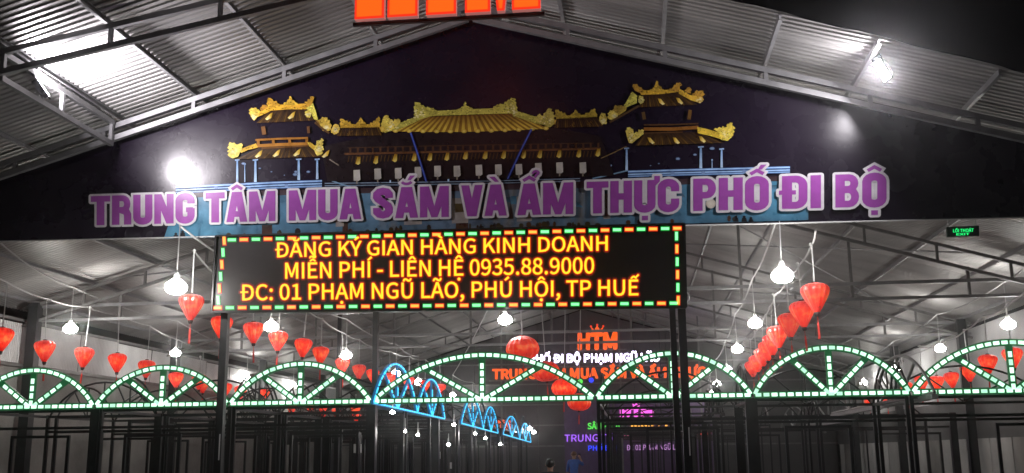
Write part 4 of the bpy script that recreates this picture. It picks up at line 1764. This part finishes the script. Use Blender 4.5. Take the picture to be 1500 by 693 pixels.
lan_row([(2, 498), (66, 515), (122, 524), (172, 532), (214, 541), (258, 557), (297, 566), (330, 571)], 4.3,
        'red silk lantern in the row hung before the pale sheet wall', 'lanterns along the pale sheet wall', 1.12, 'white cable carrying the lanterns before the pale sheet wall', 1.12)
lan_row([(280, 451), (324, 480), (372, 488), (407, 500), (443, 510), (469.5, 521), (502, 536), (526, 545), (546.5, 551), (572, 556), (598, 561), (622, 566), (646, 571)], 4.3,
        'red silk lantern in the row passing under the message board', 'lanterns passing under the message board', .78, 'white cable carrying the lanterns under the message board', .98, frontz=.4)
lan_row([(1195.5, 437), (1177, 461), (1157.5, 477), (1140.5, 494), (1131, 506), (1124, 515), (1117, 524), (1110, 533), (1103, 541)], 4.3,
        'red silk lantern in the stepped row beside the hanging bulbs', 'stepped lantern row right of the message board', .75, 'white cable carrying the stepped lantern row', 1.1, frontz=.5)
lan_row([(1484, 525), (1447, 534), (1420, 547), (1395, 557), (1372, 562), (1350, 562), (1328, 570), (1300, 588), (1274, 592)], 3.55,
        'red silk lantern in the low row by the right wall', 'low lantern row by the right wall', .9, 'white cable carrying the low right lanterns', .92, frontz=.5)
lan_row([(766, 510, 4.0), (801, 544, 3.86), (826, 568, 3.55), (848, 589, 3.26)], 4.0,
        'large round red lantern hung along the middle aisle', 'large round lanterns along the middle aisle', 2.2, 'white cable carrying the large round lanterns', 1.05, front=6, frontz=.4, round_=True)
# low far left lanterns, seen below the arch strip
for (px, py, Z) in ((388, 578, 4.0), (292, 560, 3.7), (352, 575, 3.7), (427, 600, 3.6), (455, 598, 3.6), (474, 604, 3.6), (492, 605, 3.6), (521, 602, 3.6), (522, 612, 3.4), (190, 590, 3.2)):
    if px in (190,):
        continue
    lantern(px, py, Z, 'small distant red lantern deep behind the left stalls', 'distant lanterns behind the left stalls', .5, False, .9, False)

# ================================================================== BULBS
bulb_me = MB().lathe([(.0, -.10), (.06, -.094), (.11, -.07), (.138, -.03), (.138, .005), (.115, .045), (.08, .075), (.045, .10)], 20).mesh('globe', M['bulbw'], smooth=True)
sock_me = MB().lathe([(.045, .095), (.042, .19), (.025, .225), (.0, .225)], 14).mesh('socket', M['socket'], smooth=True)


def bulb(px, py, Z, label, group, cord=.9, sc=1.0):
    p = atZ(px, py, Z)
    r = thing('light_bulb', label, 'light bulb', tuple(p), group)
    link('globe', bulb_me, r).scale = (sc * 1.18,) * 3  # globe enlarged so its shape takes in the lamp's bloom
    link('socket', sock_me, r).scale = (sc,) * 3
    MB().tube([(0, 0, .22 * sc), (random.uniform(-.03, .03), 0, .22 * sc + cord)], .011, 5).build('cord', M['cable'], r)
    return p + Vector((0, 0, .22 * sc + cord))


def bulb_row(pts, Z, label, group, clabel, cord=.85, front=3.5, frontz=.5):
    ks = sorted([bulb(p[0], p[1], Z, label, group, cord, p[2] if len(p) > 2 else 1.0) for p in pts], key=lambda v: v.y)
    ks = prepend(ks, front, frontz)
    cable(ks, clabel, sag=.12)


bulb_row([(258, 420, 1.15), (397, 478), (507, 520), (580, 547), (613, 560)], 4.55, 'glowing white bulb in the row over the lanterns left of the message board', 'bulbs left of the message board', 'white cable feeding the bulbs left of the message board')
bulb_row([(103, 481, 1.1), (257, 517), (362, 553), (430, 565), (487, 584)], 5.0, 'glowing white bulb in the row before the pale sheet wall', 'bulbs before the pale sheet wall', 'white cable feeding the bulbs before the pale sheet wall')
bulb_row([(740, 468), (663, 579), (693, 587), (717, 600)], 4.7, 'glowing white bulb over the middle aisle', 'bulbs over the middle aisle', 'white cable feeding the bulbs over the middle aisle')
bulb_row([(1146, 403, 1.15), (1106, 473), (1080, 511), (1065, 541), (1050, 562), (1042, 577), (1035, 591)], 4.6, 'glowing white bulb in the row beside the stepped lanterns', 'bulbs beside the stepped lanterns', 'white cable feeding the bulbs beside the stepped lanterns')
bulb_row([(1477, 475, 1.1), (1377, 510), (1312, 540), (1265, 560), (1196, 587, .8)], 4.75, 'glowing white bulb in the row towards the right wall', 'bulbs towards the right wall', 'white cable feeding the bulbs towards the right wall')
# low lamps among the stalls
for (px, py, s) in ((575, 604, .36), (593.5, 632, .24), (612, 637, .28), (657, 651, .38), (696, 635, .38), (665, 622, .36), (711, 642, .38), (733, 651, .38), (776, 628, .8), (782, 633, .7)):
    p = atX(px, py, -5.25)
    r = thing('light_bulb', 'small white lamp burning low among the stalls behind the blue arches', 'light bulb', tuple(p), 'low lamps among the stalls')
    link('globe', bulb_me, r).scale = (s,) * 3
    link('socket', sock_me, r).scale = (s,) * 3
    MB().tube([(0, 0, .2 * s), (0, 0, .3)], .011, 5).build('cord', M['cable'], r)

# ================================================================== EXIT SIGN
EY = 18.7
pc = atY(1410.5, 338.5, EY)
ex = thing('exit_sign', 'black exit box with green LỐI THOÁT lettering under the banner edge', 'exit sign', tuple(pc))
ex_inv = Matrix.Translation(-pc)


def ept(px, py, d=0.0):
    p = atY(px, py, EY)
    p.y -= d
    return p - pc


MB().prism([ept(1387, 332.5), ept(1434, 330.5), ept(1434.5, 345.5), ept(1388, 347)], (0, .06, 0)).build('housing', M['exitb'], ex)
for px in (1390, 1431):
    a = ept(px, 332)
    MB().tube([a + Vector((0, .03, 0)), a + Vector((0, .03, 1.2))], .01, 5).build('hanger', M['cable'], ex)
EPL = (Vector((pc.x, EY, pc.z)), Vector((0, -1, 0)))
for body, x0, x1, b, t_ in (('LỐI THOÁT', 1396, 1426, (340.5, 339.5), (336, 335)), ('EXIT', 1401, 1420, (345, 344.5), (342, 341.3))):
    o = text_on(body, x0, x1, b, t_, EPL, M['exitg'], None, offset=.02, push=.006)
    o.parent = ex
    o.matrix_parent_inverse = ex_inv

# ================================================================== NEON SIGNS AT THE FAR END
NY = 50.0
NPL = (Vector((0, NY, 5)), Vector((0, -1, 0)))


def neon(name, label, lines, plane, Y, frame=None):
    pc_ = atY(lines[0][1], lines[0][3][0], Y)
    r = thing(name, label, 'neon sign', tuple(pc_))
    inv = Matrix.Translation(-pc_)
    for (body, x0, x1, b, t_, m, off) in lines:
        o = text_on(body, x0, x1, b, t_, plane, m, None, 'letters', offset=off, push=.02)
        o.parent = r
        o.matrix_parent_inverse = inv
    return r, pc_


r1, pc1 = neon('neon_sign', 'glowing orange HTM letters with crown high at the hall end', [('HTM', 848, 902.5, (511, 510), (489.5, 488), M['neoO'], .05)], NPL, NY)
cw = atY(875, 488, NY)
k_ = NY / FPX
MB().prism([cw - pc1 + Vector((x * k_, -.03, z * k_)) for x, z in ((-7, 1), (7, 1), (9, 9), (4, 5), (0, 11), (-4, 5), (-9, 9))], (0, .05, 0)).build('crown', M['neoO'], r1)
for x, z in ((-9, 10), (0, 12), (9, 10)):
    MB().tube([cw - pc1 + Vector((x * k_, -.03, z * k_)), cw - pc1 + Vector((x * k_, .02, z * k_))], 1.6 * k_, 8).build('crown_ball', M['neoR'], r1)
MB().box((-.3, .05, -.1), (2.3, .1, -.04)).build('support_rail', M['truss'], r1)
r2, pc2 = neon('neon_sign', 'glowing white PHỐ ĐI BỘ PHẠM NGŨ LÃO letters at the hall end', [('PHỐ ĐI BỘ PHẠM NGŨ LÃO', 776, 966, (531.5, 529), (520, 517.5), M['neoW'], .03)], NPL, NY)
MB().box((-.2, .05, -.25), (6.6, .1, -.2)).build('support_rail', M['truss'], r2)
r3, pc3 = neon('neon_sign', 'glowing red-orange TRUNG TÂM MUA SẮM VÀ ẨM THỰC letter row', [('TRUNG TÂM MUA SẮM VÀ ẨM THỰC', 722, 1033, (555, 552), (541.5, 538), M['neoO'], .04)], NPL, NY)
MB().box((-.2, .05, -.12), (10.7, .1, -.06)).build('support_rail', M['truss'], r3)
for r_, zt_ in ((r1, 7.9), (r2, 7.9), (r3, 7.9)):
    pass
for kx in (-6.4, -.6, 3.2):
    MB().box((kx - .04, NY + .1, 0), (kx + .04, NY + .18, roofz(kx) - .3)).build('sign_post', M['truss'], hall)

r4, pc4 = neon('neon_sign', 'small red-orange HTM letters behind the blue arches', [('HTM', 722, 748, (633, 632.5), (617, 616.5), M['neoO'], .05)], (Vector((0, 58.5, 5)), Vector((0, -1, 0))), 58.5)
MB().box((-.1, .03, -.1), (1.2, .1, -.03)).build('support_rail', M['neoR'], r4)  # rail made to glow red, though it is no lamp
for px, py, m_, lab, aim in ((850, 559, 'neoG', 'small green stage lamp below the white neon row', (0, -1, .1)), (866, 557, 'neoB', 'small blue stage lamp below the white neon row', (0, -1, .1)), (968, 548, 'stv', 'violet stage lamp lighting the roof at the hall end', (.25, .6, 1))):
    pl_ = atY(px, py, 48.5)
    st = thing('stage_lamp', lab, 'stage lamp', tuple(pl_))
    R = Vector(aim).normalized().to_track_quat('Z', 'Y').to_matrix()
    bm_ = MB().lathe([(0, -.2), (.10, -.18), (.14, -.05), (.15, .05), (.13, .05), (.12, .0), (0, .0)], 16)
    bm_.v = [tuple(R @ Vector(v)) for v in bm_.v]
    bm_.build('can', M['housing'], st, smooth=True)
    le = MB().lathe([(.125, .01), (.09, .02), (0, .026)], 16)
    le.v = [tuple(R @ Vector(v)) for v in le.v]
    le.build('lens', M[m_], st)
    MB().tube([(0, .05, 0), (0, .16, .1), (0, .16, 2.0)], .02, 6).build('yoke', M['housing'], st)

# stage board with more letters
SY = 57.0
SPL = (Vector((0, SY - .06, 5)), Vector((0, -1, 0)))
sb = thing('stage_backdrop', 'dark purple stage board with rows of coloured neon letters at the hall end', 'stage backdrop', (0, SY, 0))
a, b = atY(826, 600, SY), atY(1046, 600, SY)
x = a.x
kx = 0
while x < b.x - .1:
    x1 = min(x + 1.22, b.x)
    MB().box((x, 0, 0), (x1 - .015, .1, 4.7)).build('board_panel', M['purpl'], sb)
    x = x1
sinv = Matrix.Translation((0, -SY, 0))
for (body, x0, x1, bb, tt, m, off) in (
        ('HTM', 910, 955, (610, 609), (598, 597), M['neoM'], .06),
        ('SÂN KHẤU', 861, 912, (628.5, 628), (620, 619.5), M['neoG'], .02),
        ('CỘNG ĐỒNG 01', 926, 976, (627.5, 627), (621.5, 621), M['ledo'], .03),
        ('TRUNG TÂM', 827, 910, (647, 646), (637, 636), M['neoP'], .005),
        ('MUA SẮM VÀ', 914, 976, (644.5, 644), (636, 635.5), M['neoPk'], .0),
        ('ẨM THỰC', 986, 1042, (643.5, 642), (635, 633.5), M['neoR'], .01),
        ('PHỐ ĐI BỘ', 862, 912, (660, 659.5), (653, 652.5), M['neoB'], .02),
        ('ĐC 01 PHẠM NGŨ LÃO', 918, 1000, (659.5, 658.5), (652, 651), M['neoMv'], .0)):
    if body.startswith('CỘNG'):
        # row of lamps too far to read: plain lit blocks
        blk = MB()
        for k in range(11):
            xx = lerp(x0, x1, k / 10)
            p0, p1 = atY(xx - 1.6, bb[0], SY - .06), atY(xx + 1.6, tt[0] + (k % 3), SY - .06)
            if k not in (7, 9):
                blk.box((p0.x, -.09, p0.z), (p1.x, -.05, p1.z))
        blk.build('lamp_row', m, sb)
        continue
    o = text_on(body, x0, x1, bb, tt, SPL, m, None, 'letters', offset=off, push=.02)
    o.parent = sb
    o.matrix_parent_inverse = sinv
cw = atY(932, 596, SY - .06)
k_ = SY / FPX
MB().prism([Vector((cw.x + x * k_, -.09, cw.z + z * k_)) for x, z in ((-4.5, 0), (4.5, 0), (5.5, 5), (2.4, 2.6), (0, 6), (-2.4, 2.6), (-5.5, 5))], (0, .04, 0)).build('crown', M['neoM'], sb)

# ================================================================== PEOPLE


def person(name, label, loc, rz, height, shirt, trousers, hair_col, raise_arm, long_hair=False):
    root = thing(name, label, 'person', loc, rz=rz)
    s = height / 1.7
    J = {'pel': (0, 0, .92), 'sp': (0, .01, 1.12), 'ch': (0, 0, 1.30), 'nk': (0, .01, 1.44), 'hd0': (0, -.01, 1.50), 'hd1': (0, -.02, 1.585), 'hd2': (0, -.01, 1.66),
         'sl': (.17, 0, 1.38), 'el': (.23, .02, 1.12), 'wl': (.22, -.08, .90), 'hl': (.215, -.12, .82),
         'sr': (-.17, 0, 1.38), 'er': (-.23, .02, 1.12), 'wr': (-.22, -.08, .90), 'hr': (-.215, -.12, .82),
         'tl': (.09, 0, .86), 'kl': (.10, -.02, .48), 'al': (.10, .02, .09), 'fl': (.11, -.14, .035),
         'tr': (-.09, 0, .86), 'kr': (-.10, -.02, .48), 'ar': (-.10, .02, .09), 'fr': (-.11, -.14, .035)}
    if raise_arm:
        J['er'] = (-.27, -.16, 1.26)
        J['wr'] = (-.14, -.32, 1.46)
        J['hr'] = (-.09, -.35, 1.53)
    Rr = {'pel': .14, 'sp': .125, 'ch': .15, 'nk': .055, 'hd0': .062, 'hd1': .088, 'hd2': .07, 's': .065, 'e': .045, 'w': .032, 'h': .04, 't': .088, 'k': .058, 'a': .042, 'f': .04}
    E_ = [('pel', 'sp'), ('sp', 'ch'), ('ch', 'nk'), ('nk', 'hd0'), ('hd0', 'hd1'), ('hd1', 'hd2')]
    for q_ in 'lr':
        E_ += [('ch', 's' + q_), ('s' + q_, 'e' + q_), ('e' + q_, 'w' + q_), ('w' + q_, 'h' + q_), ('pel', 't' + q_), ('t' + q_, 'k' + q_), ('k' + q_, 'a' + q_), ('a' + q_, 'f' + q_)]
    # fingers
    for q_ in 'lr':
        hx, hy, hz = J['h' + q_]
        wx, wy, wz = J['w' + q_]
        d = (Vector((hx, hy, hz)) - Vector((wx, wy, wz))).normalized()
        sd = d.cross(Vector((0, 1, .3))).normalized()
        for k in range(4):
            p1 = Vector((hx, hy, hz)) + sd * (.018 * (k - 1.5)) + d * .03
            p2 = p1 + d * (.035 + .006 * (k in (1, 2))) + Vector((0, -.012, 0))
            J['g%s%d' % (q_, k)] = tuple(p1)
            J['j%s%d' % (q_, k)] = tuple(p2)
            E_ += [('h' + q_, 'g%s%d' % (q_, k)), ('g%s%d' % (q_, k), 'j%s%d' % (q_, k))]
        p1 = Vector((hx, hy, hz)) + sd * .045 - d * .005
        J['g%s4' % q_] = tuple(p1)
        E_.append(('h' + q_, 'g%s4' % q_))
    names = list(J)
    me_ = bpy.data.meshes.new('body')
    me_.from_pydata([tuple(c * s for c in J[n_]) for n_ in names], [(names.index(a), names.index(b)) for a, b in E_], [])
    o_ = link('body', me_, None)
    md = o_.modifiers.new('skin', 'SKIN')
    sv = me_.skin_vertices[0].data
    for i_, n_ in enumerate(names):
        r_ = Rr.get(n_, Rr.get(n_[0], .03))
        if n_[0] in 'gj' and n_[1] in 'lr':
            r_ = .0095
        sv[i_].radius = (r_ * s, r_ * s * (.72 if n_ in ('pel', 'sp', 'ch') else 1))
        sv[i_].use_root = (n_ == 'pel')
    o_.modifiers.new('sub', 'SUBSURF').levels = 2
    o_.modifiers['sub'].render_levels = 2
    dg = bpy.context.evaluated_depsgraph_get()
    dg.update()
    me2 = bpy.data.meshes.new_from_object(o_.evaluated_get(dg))
    bpy.data.objects.remove(o_)
    me2.name = 'body'
    for m_ in (M['skin'], shirt, trousers, M['shoe']):
        me2.materials.append(m_)
    for pl in me2.polygons:
        c = pl.center / s
        mi = 0
        armd = min((Vector(c) - Vector(J[k])).length for k in ('wl', 'wr', 'hl', 'hr', 'er', 'el'))
        if c.z < .1:
            mi = 3
        elif c.z < .95 and abs(c.x) < .19:
            mi = 2
        elif c.z < 1.45 and not (min((Vector(c) - Vector(J[k])).length for k in ('wl', 'wr', 'hl', 'hr')) < .17):
            mi = 1
        pl.material_index = mi
        pl.use_smooth = True
    link('body', me2, root)
    # face: nose, eyes, mouth, ears
    hc = Vector((0, -.02, 1.585)) * s
    f_ = MB()
    f_.tube([hc + Vector((0, -.085, .03)) * s, hc + Vector((0, -.105, -.01)) * s], [.010 * s, .016 * s], 8)
    for sx in (-1, 1):
        f_.tube([hc + Vector((sx * .085, .0, .03)) * s, hc + Vector((sx * .092, .015, -.02)) * s], [.018 * s, .012 * s], 7)
    f_.build('nose_and_ears', M['skin'], root, smooth=True)
    e_ = MB()
    for sx in (-1, 1):
        e_.lathe([(0, -.006 * s), (.011 * s, 0), (0, .006 * s)], 8, c=tuple(hc + Vector((sx * .032, -.08, .02)) * s))
    e_.build('eyes', M['shoe'], root)
    MB().bar(hc + Vector((-.022, -.082, -.045)) * s, hc + Vector((.022, -.082, -.045)) * s, .008 * s, .008 * s).build('mouth', M['lip'], root)
    # hair cap
    hb = MB()
    nu, nv = 18, 8
    for j in range(nv + 1):
        th = lerp(0, pi * .60, j / nv)
        for i in range(nu):
            a_ = 2 * pi * i / nu
            back = .5 + .5 * sin(a_)      # +y is the back
            tt = th * (.62 + .38 * back) * (1.0 if not long_hair else 1 + .25 * back)
            rr = (.108 + .004 * sin(i * 5.1)) * s
            hb.v.append(tuple(hc + Vector((rr * .92 * sin(tt) * cos(a_), rr * sin(tt) * sin(a_) + .012 * s, rr * cos(tt) + .02 * s))))
    for j in range(nv):
        for i in range(nu):
            i2 = (i + 1) % nu
            hb.f.append((j * nu + i, (j + 1) * nu + i, (j + 1) * nu + i2, j * nu + i2))
            hb.m.append(0)
    hb.build('hair', hair_col, root, smooth=True)
    return root, J, s


M['skin'] = mat('skin', (.45, .27, .19), .55, noise=.1, nscale=20)
M['lip'] = mat('lips', (.35, .13, .11), .5)
M['shoe'] = mat('dark_leather', (.02, .018, .016), .5)
M['shirtb'] = mat('blue_shirt', (.06, .16, .55), .7, noise=.25, nscale=12, bump=.3, bscale=18)
M['shirtk'] = mat('dark_shirt', (.03, .03, .035), .8, noise=.25, nscale=12, bump=.3, bscale=18)
M['jeans'] = mat('dark_trousers', (.03, .035, .055), .8, noise=.3, nscale=15)
M['hair'] = mat('black_hair', (.014, .011, .01), .45, noise=.4, nscale=60)
M['hairb'] = mat('brown_hair', (.16, .075, .03), .45, noise=.4, nscale=60)
pp = atY(841, 690, 34.0)
_pr, J_, s_ = person('person', 'person in a blue shirt raising a phone with one hand in the aisle', (pp.x, pp.y, 0), pi * .93, 1.66, M['shirtb'], M['jeans'], M['hairb'], True)
ph = Vector(J_['hr']) * s_
phone = thing('phone', 'dark phone held up by the person in blue', 'phone', (0, 0, 0))
mw_ = Matrix.Translation((pp.x, pp.y, 0)) @ Matrix.Rotation(pi * .93, 4, 'Z')
phone.location = mw_ @ (ph + Vector((.01, -.05, .03)))
phone.rotation_euler = (.2, 0, pi * .93)
MB().box((-.04, -.005, -.075), (.04, .005, .075)).build('case', M['shoe'], phone)
MB().box((-.036, .0052, -.07), (.036, .0062, .07)).build('display', M['screen'], phone)
pp = atY(806, 690, 19.5)
person('person', 'dark-haired person in dark clothes standing with back turned near the stalls', (pp.x, pp.y, 0), pi, 1.50, M['shirtk'], M['jeans'], M['hair'], False, True)

bpy.context.view_layer.update()

# ================================================================== ADDED AIR FOR LAMP BLOOM
hz = bpy.data.materials.new('bloom_air')
hz.use_nodes = True
ht = hz.node_tree
ht.nodes.remove(ht.nodes['Principled BSDF'])
pv = ht.nodes.new('ShaderNodeVolumePrincipled')
pv.inputs['Color'].default_value = (.9, .9, .92, 1)
pv.inputs['Density'].default_value = .0017
pv.inputs['Anisotropy'].default_value = .965
ht.links.new(pv.outputs[0], ht.nodes['Material Output'].inputs['Volume'])
tag(MB().box((-125, -85, -1), (125, 165, 12.5)).build('bloom_haze', hz), kind='stuff')  # added volume, put in to make bloom around the lamps
S.cycles.volume_bounces = 0
